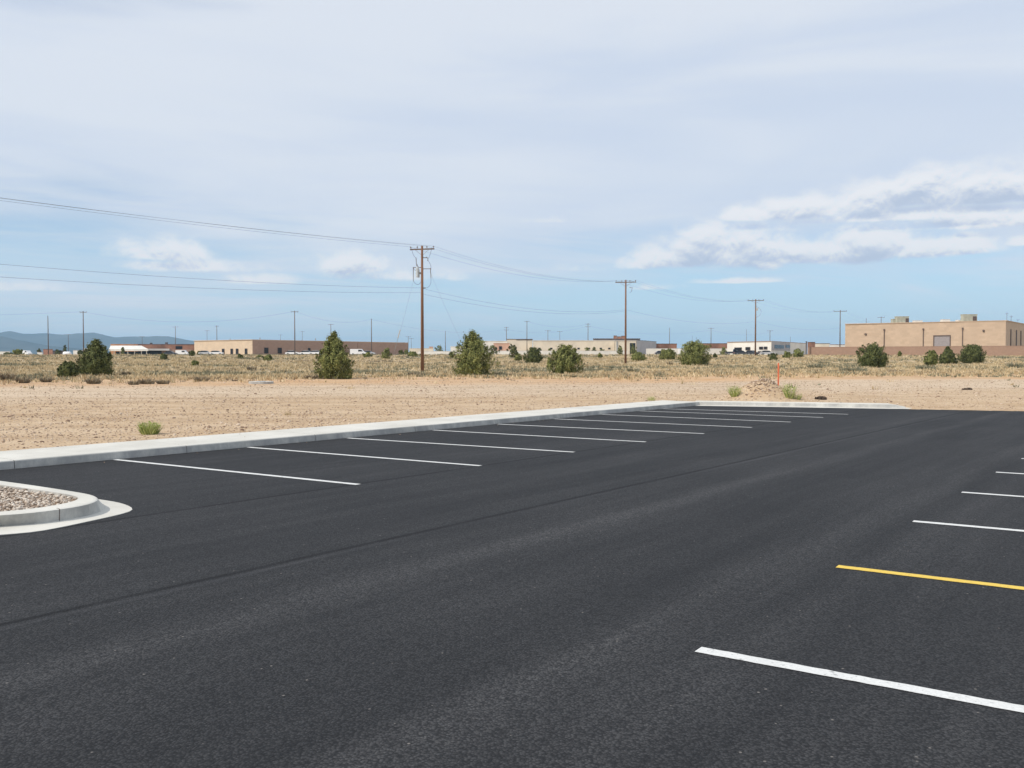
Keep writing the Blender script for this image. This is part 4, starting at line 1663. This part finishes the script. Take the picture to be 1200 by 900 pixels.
# faint poles on the skyline: px, top py, distance, arms, label
FP = [
    (57, 370, 300, 0, .17, 'plain grey pole rising in front of the blue mountains at far left'),
    (98.3, 364.5, 270, 1, .17, 'brown pole with small cross-arm just left of the big dark juniper'),
    (80.5, 391.5, 560, 1, .2, 'short faint pole between the two left poles, before the mountains'),
    (167, 394, 560, 1, .17, 'short faint pole above the orange stucco parapet'),
    (206, 382.5, 520, 1, .18, 'pole with T-shaped top above the rusty brick building'),
    (243, 387, 620, 1, .15, 'thin faint pole above the left part of the cream wall'),
    (254.5, 381.5, 480, 1, .20, 'pale pole rising behind the cream wall'),
    (345.7, 364, 265, 1, .17, 'tall grey-brown pole in front of the brown wall, right of its square windows'),
    (354.5, 388, 640, 1, .15, 'tiny faint pole just right of the tall pole above the brown wall'),
    (329, 392, 700, 1, .12, 'very faint short pole left of the tall pole above the brown wall'),
    (388, 379.5, 470, 1, .2, 'faint pole with T-top right above the tall juniper'),
    (435.5, 373.5, 330, 0, .18, 'plain thin pole in front of the right half of the brown wall'),
    (478.5, 394, 600, 1, .18, 'short pole just beyond the right end of the brown wall'),
    (482, 396, 620, 1, .15, 'shorter twin pole beside the one at the end of the brown wall'),
    (522, 388, 520, 0, .2, 'grey pole above the dark round skyline tree'),
    (593.5, 383, 470, 2, .2, 'double-armed pole above the pink wall'),
    (617.5, 376, 400, 1, .18, 'tallest pole in front of the cream building, right of the pink wall'),
    (642, 387, 560, 1, .2, 'faint pole above the middle of the cream building roof'),
    (656, 388, 600, 1, .15, 'fainter pole just right of the one above the cream roof'),
    (689, 379, 440, 2, .2, 'double-armed pole standing over the bush row before the cream building'),
    (784.5, 384, 540, 0, .2, 'faint plain pole between the second utility pole and the open-crowned juniper'),
    (833, 384, 500, 1, .2, 'faint pole with T-top right of the open-crowned juniper'),
    (874.5, 386, 560, 0, .14, 'faint plain pole just left of the third utility pole'),
    (902, 387, 520, 1, .2, 'faint pole with T-top above the corner of the white building'),
    (926, 394.5, 620, 0, .15, 'very faint short pole above the grey side of the white building'),
    (785 + 26, 393, 640, 0, .1, 'barely visible pole above the open-crowned juniper'),
    (1014.5, 373, 420, 0, .16, 'thin aerial mast behind the left end of the tan roof'),
    (1032, 371, 400, 1, .18, 'pole with T-top showing above the tan roof, left of the roof units'),
]
fps = {}
for px, ty, D, arms, r, lab in FP:
    fps[px] = utility_pole(px, 416, ty, lab, M_POLE3, D=D, arm=(3.0 if 'T' in lab else 2.2) if D < 500 else 3.4, az=RAD(100), detail=1, arms=arms, r=r * .9, group='faint poles on the skyline')

top = lambda px, dz=0: fps[px][1] + Vector((0, 0, fps[px][2] - .2 + dz))
WG2 = 'faint overhead wires on the skyline'
lft = Vector((-330, 300, zz(366, 300)))
wire('power_line', [(lft, top(98.3), 2.0), (top(98.3), top(345.7), 3.0), (top(345.7), top(435.5), 2.0)], .014, 'faint distant wire running from the left edge past the brown pole', WG2)
wire('power_line', [(top(435.5), top(593.5, -1), 3.0), (top(593.5, -1), top(689, -1), 2.5), (top(689, -1), top(833, -1), 3), (top(833, -1), top(902, -1), 2)], .016,
     'faint distant wire over the cream building and the white building', WG2)
wire('power_line', [(top(617.5), top(689), 2.0), (top(642), top(656), .5)], .016, 'short faint wire between the poles above the cream building', WG2)


# ------------------------------------------------------------------ buildings
def hit(px, a, b):
    """parameter along a->b where the sight line of photo column px crosses"""
    k = (px - 600) / F
    return (k * a.y - a.x) / ((b.x - a.x) - k * (b.y - a.y))


def panel(root, name, a, b, px0, px1, z0, z1, m, th=0.06, out=0.03, parent=None):
    """a slab on the face a->b between two photo columns"""
    t0, t1 = hit(px0, a, b), hit(px1, a, b)
    p, q = a.lerp(b, t0), a.lerp(b, t1)
    d = (q - p)
    d.z = 0
    L = d.length
    d.normalize()
    nrm = Vector((d.y, -d.x, 0))
    if nrm.dot(Vector((0, 0, 0)) - (p + q) / 2) < 0:
        nrm = -nrm
    c = (p + q) / 2 + nrm * (out - th / 2 + .0)
    c.z = (z0 + z1) / 2
    rl = root.matrix_basis.translation if parent is None else root.matrix_basis.translation
    o = MB().box(c - rl, (L, th, z1 - z0), d).build(name, m, parent or root)
    return o


def window(root, a, b, px0, px1, z0, z1, frame=M_TRIM):
    w = panel(root, 'window', a, b, px0, px1, z0, z1, M_GLASS, .12, .12)
    t0, t1 = hit(px0, a, b), hit(px1, a, b)
    p, q = a.lerp(b, t0), a.lerp(b, t1)
    d = (q - p)
    d.z = 0
    L = d.length
    d.normalize()
    nrm = Vector((d.y, -d.x, 0))
    if nrm.dot(-p) < 0:
        nrm = -nrm
    rl = root.matrix_basis.translation
    mb = MB()
    for dz, dl, sx, sz in ((z1 + .05, 0, L + .2, .1), (z0 - .05, 0, L + .3, .1), ((z0 + z1) / 2, -L / 2 - .05, .1, z1 - z0), ((z0 + z1) / 2, L / 2 + .05, .1, z1 - z0)):
        c = (p + q) / 2 + nrm * .13 + d * dl
        c.z = dz
        mb.box(c - rl, (sx, .12, sz), d)
    mb.build('frame', frame, w)
    return w


def building(name, pts, z0, z1, label, wm, rm=M_ROOF, cat='building', group=None, coping=None):
    c = sum(pts, Vector((0, 0, 0))) / len(pts)
    root = empty(name, (c.x, c.y, z0))
    tag(root, label, cat, group)
    rl = Vector((c.x, c.y, z0))
    loc = [(q - rl) for q in pts]
    H = z1 - z0
    MB().prism([(q.x, q.y) for q in loc], -0.5, H - .02).build('wall', wm, root)
    sh = [(q.x * 1.003 + (0.12 if q.x > 0 else -.12), q.y * 1.003 + (.12 if q.y > 0 else -.12)) for q in loc]
    MB().prism(sh, H - .02, H + .16).build('roof_coping', coping or rm, root)
    return root


def corner_building(pxL, pxC, pxR, D, depthR=None):
    """corner facing the camera; left face runs at right angle to the lot axis, right face along it"""
    Cn = at(pxC, D)
    dl = Vector((math.sin(UA - math.pi / 2), math.cos(UA - math.pi / 2), 0))
    dr = U
    k = (pxL - 600) / F
    tl = (k * Cn.y - Cn.x) / (dl.x - k * dl.y)
    k = (pxR - 600) / F
    tr = (k * Cn.y - Cn.x) / (dr.x - k * dr.y)
    return Cn + dl * tl, Cn, Cn + dr * tr


# --- tan block building on the right
L_, C_, R_ = corner_building(990, 1178, 1216, 232)
R_ = C_ + U * 42
B_ = L_ + (R_ - C_)
z0 = gz(C_.x, C_.y)
z1 = zz(376, C_.y)
tanb = building('block_building', [L_, C_, R_, B_], z0, z1, 'large tan block building with roof units behind the block wall at right', M_TAN, M_TAN)
cap = None
for px in (1035.8, 1081.5, 1127.5):
    panel(tanb, 'downspout', L_, C_, px - .45, px + .45, z0, zz(384, C_.y) - .1, M_TRIM, .2, .15)
    panel(tanb, 'scupper', L_, C_, px - .85, px + .85, zz(384, C_.y) - .25, zz(384, C_.y) + .2, M_TRIM, .3, .25)
for px in (1183.7, 1190.2, 1195.5, 1200.5, 1206):
    panel(tanb, 'downspout', C_, R_, px - .35, px + .35, z0, zz(385, C_.y), M_TRIM, .2, .15)
dr = panel(tanb, 'roll_up_door', L_, C_, 1094.5, 1112.5, z0, zz(393.8, 238), M_DOOR, .12, .05)
mbf = panel(tanb, 'door_frame', L_, C_, 1093.3, 1113.6, zz(393.8, 238), zz(393.8, 238) + .28, M_TRIM, .2, .12, dr)
panel(tanb, 'door_frame', L_, C_, 1093.3, 1094.4, z0, zz(393.8, 238), M_TRIM, .2, .12, dr)
panel(tanb, 'door_frame', L_, C_, 1112.6, 1113.6, z0, zz(393.8, 238), M_TRIM, .2, .12, dr)
for px, py in ((1014, 390), (1152, 388)):
    panel(tanb, 'wall_lamp', L_, C_, px - 1.1, px + 1.1, zz(py + .9, 238), zz(py - 1.1, 238), M_TRIM, .35, .3)

HG = 'units on the roof of the tan building'


def roof_unit(px0, px1, y0, y1, D, m, lab, dark=None):
    a = at((px0 + px1) / 2, D)
    zt_, zb = zz(y0, D), z1 + .15
    w = (px1 - px0) / F * D
    root = empty('roof_unit', (a.x, a.y, zb))
    tag(root, lab, 'roof unit', HG)
    H = zt_ - zb
    MB().box((0, 0, H * .5), (w, 1.6, H * .86)).box((0, 0, H * .965), (w * 1.05, 1.7, H * .07)).build('cabinet', m, root)
    MB().box((0, 0, H * .04), (w * .8, 1.2, H * .08)).build('curb', M_STEEL, root)
    if dark:
        MB().box((w * dark, -.81, H * .45), (w * .28, .06, H * .55)).build('vent_grille', M_TRIM, root)
    return root


zr = 377.2
roof_unit(1049, 1063, 370.8, 378.0, 256, M_HVAC, 'large beige air unit on the left part of the tan roof', .36)
roof_unit(1044.5, 1049, 373.8, 378.2, 257, M_HVAC, 'small beige box touching the left of the large air unit', .0)
roof_unit(1126.5, 1142.5, 368.3, 376.6, 245, M_HVAC, 'large beige air unit on the right part of the tan roof', .32)
roof_unit(1102.5, 1111, 374.3, 377.3, 249, M_WHITEW, 'low white vent box left of the right air unit')
roof_unit(1120.5, 1126, 374.9, 377.0, 247, M_WHITEW, 'smaller white vent box touching the right air unit')
roof_unit(1070, 1079, 375.6, 378.2, 254, M_WHITEW, 'flat white skylight in the middle of the tan roof')
for px, ty, lab in ((1179, 365.5, 'thin roof aerial at the near corner of the tan roof'), (1184, 369.5, 'short second aerial right of the roof corner'), (1192, 374.3, 'stubby aerial with side arm at the right edge of the tan roof')):
    D = 237
    zb = z1 + .1
    a = at(px, D, zb)
    root = empty('roof_aerial', a)
    tag(root, lab, 'aerial', 'aerials on the tan roof')
    H = zz(ty, D) - zb
    MB().tube([(0, 0, 0), (0, 0, H)], .045, .035, 6).build('mast', M_POLE3, root)
    MB().box((0, 0, H * .8), (.9, .05, .05)).build('element', M_POLE3, root)

# --- block wall in front of it
wa = at(946, 212)
wb = at(1245, 199)
d = (wb - wa).normalized()
root = empty('block_wall', (wa.x, wa.y, gz(wa.x, wa.y)))
tag(root, 'long low tan block wall running before the tan building at right', 'wall')
rl = Vector(root.location)
za, zb = zz(407, wa.y), zz(405.3, wb.y)
n = 24
mb = MB()
cp = MB()
pl = []
pn = Vector((d.y, -d.x, 0))
for i in range(n):
    p, q = wa.lerp(wb, i / n), wa.lerp(wb, (i + 1) / n)
    zt_ = za + (zb - za) * (i + .5) / n
    gzv = min(gz(p.x, p.y), gz(q.x, q.y)) - .6
    c = (p + q) / 2
    c.z = (zt_ + gzv) / 2
    mb.box(c - rl, ((q - p).length, .2, zt_ - gzv), d)
    c.z = zt_ + .04
    cp.box(c - rl, ((q - p).length, .26, .08), d)
mb.build('masonry', M_TANWALL, root)
cp.build('coping', M_TANWALL, root)
# dark post at the wall end
a = at(944.6, 211)
a.z = gz(a.x, a.y)
root = empty('gate_post', a)
tag(root, 'dark post standing at the left end of the block wall', 'post')
MB().box((0, 0, (zz(400.5, 211) - a.z) / 2), (.22, .22, zz(400.5, 211) - a.z)).build('post', M_TRIM, root)
MB().box((0, 0, zz(400.5, 211) - a.z + .05), (.3, .3, .1)).build('cap', M_TRIM, root)

# --- cream / brown building at left
L_, C_, R_ = corner_building(228, 296, 478.5, 335)
B_ = L_ + (R_ - C_)
z0 = gz(C_.x, C_.y)
z1 = zz(398.3, C_.y)
bb = building('long_block_building', [L_, C_, R_, B_], z0, z1, 'long low building with sunlit cream face and shaded brown face left of the tall pole', M_CREAM, M_CREAM)
panel(bb, 'shade_toned_wall', C_, R_, 296.4, 478.4, z0 - .4, z1 - .05, M_BROWN, .12, .06)  # darker brown panel over the cream wall, shade of this side put into colour
for px in (262, 272, 278.3, 288.8):
    w_ = window(bb, L_, C_, px - 1.2, px + 1.2, zz(415, 345), zz(409, 345))
for px in (312, 327.8):
    window(bb, C_, R_, px - 2.2, px + 2.2, zz(414, 345), zz(407.8, 345))
window(bb, C_, R_, 361, 363.5, zz(413, 355), zz(408, 355))
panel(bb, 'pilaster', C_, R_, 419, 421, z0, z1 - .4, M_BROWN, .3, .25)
for i, (px, hh) in enumerate(((305, 1.0), (270, .7), (370, .8))):
    a = at(px, 350, z1 + .14)
    o = MB().tube([a, a + Vector((0, 0, hh))], .18, .18, 8).build('roof_vent', M_STEEL)
    tag(o, ('thin roof vent just right of the corner of the cream and brown building', 'short roof vent above the sunlit cream wall', 'roof vent midway along the brown wall')[i], 'roof vent', 'roof vents on the cream and brown building')

# --- orange / rusty complex with white canopy
a, b = at(130, 455), at(158, 458)
zb_ = gz(0, 455)
off = Vector((0, 22, 0))
g1 = building('stucco_building', [a, b, b + off, a + off], zb_, zz(403.6, 455), 'orange stucco building with white canopy in front, behind the big dark juniper', M_TERRA, M_TERRA)
cn = MB()
rl = Vector(g1.location)
c0, c1 = at(128, 440), at(173, 440)
H0, H1 = zz(411.3, 440), zz(408.3, 440)
vs = []
for q, s1 in ((at(128, 438), 0), (at(174, 438), 0), (at(166, 452), 1), (at(130, 452), 1)):
    vs.append(q - rl + Vector((0, 0, (H1 + .6 if s1 else H0))))
vs2 = [v + Vector((0, 0, .9 if i < 2 else .9)) for i, v in enumerate(vs)]
cn.add(vs + vs2, [(3, 2, 1, 0), (4, 5, 6, 7), (0, 1, 5, 4), (1, 2, 6, 5), (2, 3, 7, 6), (3, 0, 4, 7)])
cn.build('canopy', M_WHITEW, g1)
for px in (129.5, 134, 141, 150, 158, 166, 172):
    a_ = at(px, 439, 0)
    MB().tube([a_ - rl + Vector((0, 0, zb_ - .3)), a_ - rl + Vector((0, 0, H0 + .1))], .18, .18, 6).build('canopy_post', M_WHITEW, g1)
panel(g1, 'window', at(130, 453), at(172, 453), 136, 168, zb_ + .3, H0 - .1, M_GLASS, .1, .2)
a, b = at(158.3, 462), at(230, 468)
g2 = building('brick_building', [a, b, b + Vector((0, 18, 0)), a + Vector((0, 18, 0))], zb_, zz(403.5, 462), 'dark rusty brick building between the orange stucco and the cream wall', M_RUST, M_ROOFD)
panel(g2, 'window', a, b, 206, 214, zz(409, 462), zz(405.5, 462), M_GLASS, .1, .05)
panel(g2, 'lower_band', a, b, 190, 226, zb_, zz(409.5, 462), M_BROWN, .6, .5)
panel(g2, 'awning', a, b, 172, 200, zz(410.8, 462), zz(408.6, 462), M_ROOF, 4.5, 4.4)
panel(g2, 'shopfront', a, b, 168, 196, zb_, zz(411, 462), M_GLASS, .2, .15)
for i, (px, w_, y_) in enumerate(((177.5, 2.0, 401.8), (195.5, 2.4, 401.2))):
    a_ = at(px, 468)
    zb2 = zz(403.3, 468)
    o = MB().box((a_.x, a_.y, (zb2 + zz(y_, 468)) / 2), (w_ / F * 468, 1.2, zz(y_, 468) - zb2)).build('roof_unit', M_ROOFD)
    tag(o, ('smaller dark box on the roof of the rusty brick building', 'larger dark box on the roof of the rusty brick building')[i], 'roof unit', 'dark boxes on the brick roof')

# --- cream and pink complex in the middle
zc = gz(0, 420)


def slab(name, px0, px1, y0, D, depth, label, wm, rm=None, D2=None, **kw):
    a, b = at(px0, D), at(px1, D2 or D)
    o_ = Vector(((px0 + px1 - 1200) / 2 / F * depth, depth, 0))
    return building(name, [a, b, b + o_, a + o_], gz((a.x + b.x) / 2, D), zz(y0, D), label, wm, rm or wm, **kw), a, b


g, a, b = slab('white_building', 556, 594, 399.8, 450, 20, 'white rounded-top building half hidden behind the largest juniper', M_WHITEW)
rl = Vector(g.location)
mb = MB()
mb.tube([at(566, 458, zz(400, 455)) - rl, at(592, 458, zz(400, 455)) - rl], 3.2, 3.2, 16)
g, a, b = slab('pink_building', 578.5, 597, 402.5, 410, 14, 'pink stucco building behind the tall dark shrub', M_PINK)
window(g, a, b, 585, 588, zz(409.5, 410), zz(406, 410))
g, a, b = slab('cream_building', 594.2, 624, 397.6, 432, 24, 'tall cream building with dark roof rim behind the tallest far pole', M_CREAMW, M_ROOFD)
panel(g, 'parapet_panel', a, b, 605, 624, zz(398.5, 432), zz(397.4, 432), M_ROOFD, .3, .2)
g, a, b = slab('warehouse', 624.5, 720, 399.2, 425, 40, 'long cream warehouse with a row of bushes before it', M_CREAMW, M_WHITEW)
for px in (632, 646, 662, 678, 690, 704, 714):
    panel(g, 'window', a, b, px - 1.4, px + 1.4, zz(409.5, 425), zz(407.5, 425), M_GLASS, .1, .05)
g, a, b = slab('warehouse', 720.3, 745.6, 399.4, 405, 40, 'cream warehouse end bay with tall dark doorway beside the second pole', M_CREAMW, M_WHITEW)
panel(g, 'doorway', a, b, 738, 744.5, gz(0, 405), zz(402, 405), M_GLASS, .1, .05)
panel(g, 'pipe', a, b, 722.5, 723.6, gz(0, 405), zz(400, 405), M_STEEL, .3, .25)
g, a, b = slab('grey_shed', 746, 769, 398.8, 404, 30, 'grey metal shed closing the right end of the cream warehouse', M_GREYW, M_ROOFD, D2=440)
g, a, b = slab('roof_structure', 695, 750, 397.0, 445, 8, 'long flat dark roof deck seen above the cream warehouse', M_ROOFD)
for i, (px0, px1, y0) in enumerate(((719, 722.5, 393.5), (723, 727.5, 394.5), (728, 732, 393.8))):
    D = 440
    a_ = at((px0 + px1) / 2, D)
    zb2 = zz(397.3, D) + .17
    r_ = empty('roof_unit', (a_.x, a_.y, zb2))
    tag(r_, ('left one of three brown boxes on the dark roof deck beside the second pole', 'lowest, middle box of three brown boxes on the dark roof deck', 'right one of three brown boxes on the dark roof deck')[i], 'roof unit', 'boxes on the dark roof deck')
    H = zz(y0, D) - zb2
    MB().box((0, 0, H / 2), ((px1 - px0) / F * D, 1.2, H)).build('cabinet', M_RUST, r_)
    MB().box((0, 0, H + .06), ((px1 - px0) / F * D * 1.1, 1.3, .12)).build('cap', M_ROOFD, r_)

# --- low white wall along the far side of the field
for (px0, px1, D, y0, lab) in ((490, 530, 330, 411.7, 'low white wall segment left of the largest juniper'), (575, 600, 345, 411.2, 'low white wall segment below the pink building'),
                               (603, 735, 350, 411.2, 'long low white wall before the cream warehouse'), (757, 852, 345, 408.5, 'low white building wall behind the small round junipers')):
    a, b = at(px0, D), at(px1, D)
    root = empty('boundary_wall', (a.x, a.y, gz(a.x, D)))
    tag(root, lab, 'wall', 'low white walls beyond the field')
    H = zz(y0, D) - root.location.z
    MB().box(((b.x - a.x) / 2, 0, H / 2 - .25), (b.x - a.x, .25, H + .5)).build('masonry', M_WHITEW, root)
    MB().box(((b.x - a.x) / 2, 0, H + .04), (b.x - a.x, .35, .08)).build('coping', M_ROOF, root)

# --- brown and brick low buildings
slab('brown_building', 767.5, 793, 403.0, 470, 20, 'low rust-brown building right of the grey shed', M_RUST, M_ROOFD)
slab('brick_building', 820, 852, 402.6, 480, 20, 'low dark brick building right of the open-crowned juniper', M_RUST, M_ROOFD)
g, a, b = slab('white_building', 480, 508, 408.5, 520, 14, 'tiny far white building just right of the tall pole', M_CREAMW)
g, a, b = slab('white_building', 528, 560, 406.2, 520, 14, 'far white building at the left shoulder of the largest juniper', M_WHITEW)
g, a, b = slab('white_building', 503, 507.6, 406.5, 560, 8, 'tiny pink gable between the pole and the skyline tree', M_PINK)

# --- white building with windows behind third pole
zb_ = gz(0, 300)
L_, C_ = at(852, 318), at(903.5, 300)
R_ = at(945, 345)
B_ = at(885, 360)
z1 = zz(400.6, 308)
wbld = building('office_building', [L_, C_, R_, B_], zb_, z1, 'white flat-roofed office building with dark windows behind the third pole', M_WHITEW, M_BROWN)
for px0, px1, y0, y1 in ((861, 869, 407.3, 410.3), (874, 879, 407, 410), (890, 894, 406.8, 409.3), (895.5, 899, 406.8, 409.3), (888.5, 894.5, 412, 414)):
    window(wbld, L_, C_, px0, px1, zz(y1, 308), zz(y0, 308))
panel(wbld, 'grey_cladding', C_, R_, 904.3, 925.5, zz(411, 318), zz(401.4, 318), M_GREYW, .15, .1)
panel(wbld, 'window_band', C_, R_, 907, 918, zz(408.8, 318), zz(404.8, 318), M_GLASS, .3, .18)
panel(wbld, 'window_band', C_, R_, 920, 925, zz(407.6, 318), zz(404.2, 318), M_GLASS, .3, .18)

# --- far clutter between the wall end and the tan building
slab('brown_building', 946, 955, 401.0, 520, 20, 'dark brown far building just right of the gate post', M_RUST, M_ROOFD)
slab('cream_building', 955, 972, 402.6, 480, 16, 'small cream far building seen over the left end of the block wall', M_CREAMW, M_ROOFD)
slab('white_building', 972.5, 991, 404.0, 450, 16, 'small white far building touching the left edge of the tan building', M_WHITEW, M_RUST)

# --- far left clutter
slab('white_building', 44, 50, 412.6, 420, 12, 'tiny white far building left of the plain grey pole', M_WHITEW, M_ROOFD)
slab('brick_building', 51, 62, 409.4, 520, 16, 'tiny dark reddish far building behind the plain grey pole', M_RUST, M_ROOFD)
slab('brown_building', 62, 76, 411.0, 540, 14, 'tiny dark far building right of the plain grey pole', M_ROOFD, M_ROOFD)
slab('white_building', 86, 98, 410.6, 600, 14, 'tiny far white building left of the brown pole at left', M_WHITEW, M_GREYW)
slab('white_building', 0, 12, 412.0, 620, 14, 'far white building at the left edge of the picture', M_WHITEW, M_ROOF)
slab('white_building', 99, 104, 408.5, 640, 14, 'very small white building between the brown pole and the big dark juniper', M_WHITEW, M_ROOF)
for i, (px, ty, w_, lab) in enumerate(((46, 409, 5, 'tiny dark far tree left of the plain grey pole'), (76.5, 404, 4, 'narrow dark far tree left of the short faint pole'), (94, 410, 9, 'far dark tree left of the brown pole'),
                                       (10, 413, 14, 'low dark far bush at the left edge'), (68, 410, 8, 'far dark bush behind the plain grey pole'))):
    D = 430
    X = (px - 600) / F * D
    tree('distant_tree', (X, D, gz(X, D)), zz(ty, D) - gz(X, D), w_ / F * D, 900 + i, lab, 'tree', n=700, leaf=.3, shape='round', m=M_DARKLEAF, group='dark trees on the far left skyline')
# white tank
D = 262
X = (78.8 - 600) / F * D
root = empty('storage_tank', (X, D, gz(X, D)))
tag(root, 'rounded white tank on short legs left of the low dark juniper bush', 'tank')
zc_ = zz(414.6, D) - root.location.z
r_ = .62
mb = MB()
pts = [(-1.15, 0), (-1.1, .3), (-.95, .5), (-.75, .6), (.75, .6), (.95, .5), (1.1, .3), (1.15, 0)]
seg = 16
for x, r in pts:
    for k in range(seg):
        th = 6.28319 * k / seg
        mb.v.append((x, math.cos(th) * r * 1.05, zc_ + math.sin(th) * r * 1.05))
for i in range(len(pts) - 1):
    for k in range(seg):
        mb.f.append((i * seg + k, (i + 1) * seg + k, (i + 1) * seg + (k + 1) % seg, i * seg + (k + 1) % seg))
mb.build('shell', M_CARW, root, smooth=True)
for x in (-.6, .6):
    MB().box((x, 0, zc_ / 2 - .3), (.15, .8, zc_ - .3)).build('leg', M_STEEL, root)


# ------------------------------------------------------------------ vehicles
def car_proto(kind, m, name):
    root = empty(name, (0, 0, 0))
    L, W, H = {'car': (4.5, 1.8, 1.45), 'van': (5.4, 2.0, 2.1), 'pickup': (5.4, 1.9, 1.8)}[kind]
    if kind == 'car':
        body = [(-L / 2, .35), (-L / 2, .75), (-L * .46, .88), (-L * .2, .95), (L * .28, .95), (L * .47, .82), (L / 2, .6), (L / 2, .35)]
        cab = [(-L * .44, .93), (-L * .30, H - .05), (L * .02, H), (L * .12, H - .06), (L * .27, .94)]
    elif kind == 'van':
        body = [(-L / 2, .35), (-L / 2, H - .1), (-L * .46, H), (L * .22, H), (L * .34, 1.25), (L * .47, 1.05), (L / 2, .8), (L / 2, .35)]
        cab = [(L * .02, 1.25), (L * .02, H - .25), (L * .22, H - .25), (L * .31, 1.27)]
    else:
        body = [(-L / 2, .45), (-L / 2, 1.05), (-L * .02, 1.05), (L * .28, 1.05), (L * .48, .98), (L / 2, .75), (L / 2, .45)]
        cab = [(-L * .06, 1.03), (-L * .04, H), (L * .14, H), (L * .26, 1.04)]

    def extr(prof, w, nm, mt, tap=0.0):
        mb = MB()
        n = len(prof)
        zmx = max(z for _, z in prof)
        zmn = min(z for _, z in prof)
        for sg in (-1, 1):
            for x, z in prof:
                k = (z - zmn) / (zmx - zmn)
                mb.v.append((x, sg * (w / 2 - tap * k), z))
        mb.f += [tuple(range(n)), tuple(range(n, 2 * n))[::-1]] + [(i, n + i, n + (i + 1) % n, (i + 1) % n) for i in range(n)]
        return mb.build(nm, mt, root)
    extr(body, W, 'body', m, .06)
    extr(cab, W * (.93 if kind == 'car' else 1.003), 'windows', M_GLASS, .12 if kind == 'car' else .05)
    if kind != 'van':
        rp = [(cab[1][0] + .05, H - .03), (cab[1][0] + .1, H + .03), (cab[2][0] + .1, H + .03), (cab[2][0] + .15, H - .03)]
        extr(rp, W * .84, 'roof', m)
    for x in (-L * .31, L * .31):
        for sg in (-1, 1):
            w = MB().tube([(x, sg * (W / 2 - .2), .33), (x, sg * (W / 2 + .02), .33)], .33, .33, 14).build('wheel', M_TYRE, root)
            MB().tube([(x, sg * (W / 2 + .0), .33), (x, sg * (W / 2 + .03), .33)], .2, .2, 10).build('rim', M_STEEL, w)
    for sg in (-1, 1):
        MB().box((L / 2 - .02, sg * W * .36, .68), (.08, .3, .14)).build('headlight', M_ROOF, root)
        MB().box((-L / 2 + .01, sg * W * .38, .72), (.06, .22, .16)).build('tail_light', M_ORANGE, root)
    return root


protos = {}


def copy_tree(o, parent=None):
    c = o.copy()
    COL.objects.link(c)
    c.parent = parent
    for ch in list(o.children):
        copy_tree(ch, c)
    return c


CARS = [
    (31.5, 420, 'van', 'w', 60, 'tiny white van left of the plain grey pole, on the skyline'),
    (214, 400, 'van', 'w', 85, 'white van parked before the rusty brick building'),
    (343, 300, 'car', 'w', 95, 'white car beneath the brown wall, at the tall grey-brown pole'),
    (360, 300, 'car', 'w', 90, 'left of two white cars side by side before the brown wall'),
    (371, 300, 'car', 'w', 88, 'right of two white cars side by side before the brown wall'),
    (241, 322, 'car', 's', 90, 'silver car parked before the left end of the cream wall'),
    (254, 322, 'car', 'w', 91, 'white car beside the silver one before the cream wall'),
    (860, 290, 'pickup', 'd', 80, 'dark pickup at the left front of the white office building'),
    (868, 288, 'car', 'd', 95, 'dark car right of the dark pickup, before the office building'),
    (881, 290, 'car', 'd', 30, 'dark car close to the base of the third pole'),
    (899, 290, 'car', 's', 85, 'silver car under the corner windows of the office building'),
    (804, 325, 'van', 'w', 90, 'white van in front of the low white wall behind the junipers'),
    (775, 322, 'car', 'd', 90, 'dark car just left of the small round juniper, before the white wall'),
    (420, 320, 'van', 'w', 90, 'white van right of the tall juniper, before the brown wall'),
    (432, 322, 'car', 's', 90, 'silver car before the brown wall at the thin plain pole'),
    (200, 350, 'car', 'd', 90, 'dark car left of the white van before the rusty brick building'),
]
for px, D, kind, c, rz, lab in CARS:
    key = (kind, c)
    nm = {'van': 'parked_van', 'car': 'parked_car', 'pickup': 'pickup_truck'}[kind]
    if key not in protos:
        protos[key] = car_proto(kind, {'w': M_CARW, 'd': M_CARD, 's': M_CARS}[c], nm)
        o = protos[key]
    else:
        o = copy_tree(protos[key])
    X = (px - 600) / F * D
    # stand on the rise so the vehicle clears the crest
    o.location = (X, D, gz(X, D))
    o.rotation_euler = (0, 0, RAD(rz - 90))
    tag(o, lab, {'van': 'van', 'car': 'car', 'pickup': 'pickup truck'}[kind], 'vehicles parked beyond the field')


# ------------------------------------------------------------------ haze
def build_haze():
    m = bpy.data.materials.new('haze')
    m.use_nodes = True
    nt = m.node_tree
    nt.nodes.clear()
    out = nt.nodes.new('ShaderNodeOutputMaterial')
    v = nt.nodes.new('ShaderNodeVolumePrincipled')
    v.inputs['Color'].default_value = (0.52, 0.78, 1.0, 1)
    v.inputs['Density'].default_value = HAZE
    v.inputs['Anisotropy'].default_value = 0.0
    nt.links.new(v.outputs[0], out.inputs['Volume'])
    mb = MB()
    mb.box((0, 0, 149), (27600, 27600, 302))
    o = mb.build('haze', m)
    tag(o, kind='stuff')


HAZE = 0.00010
build_haze()
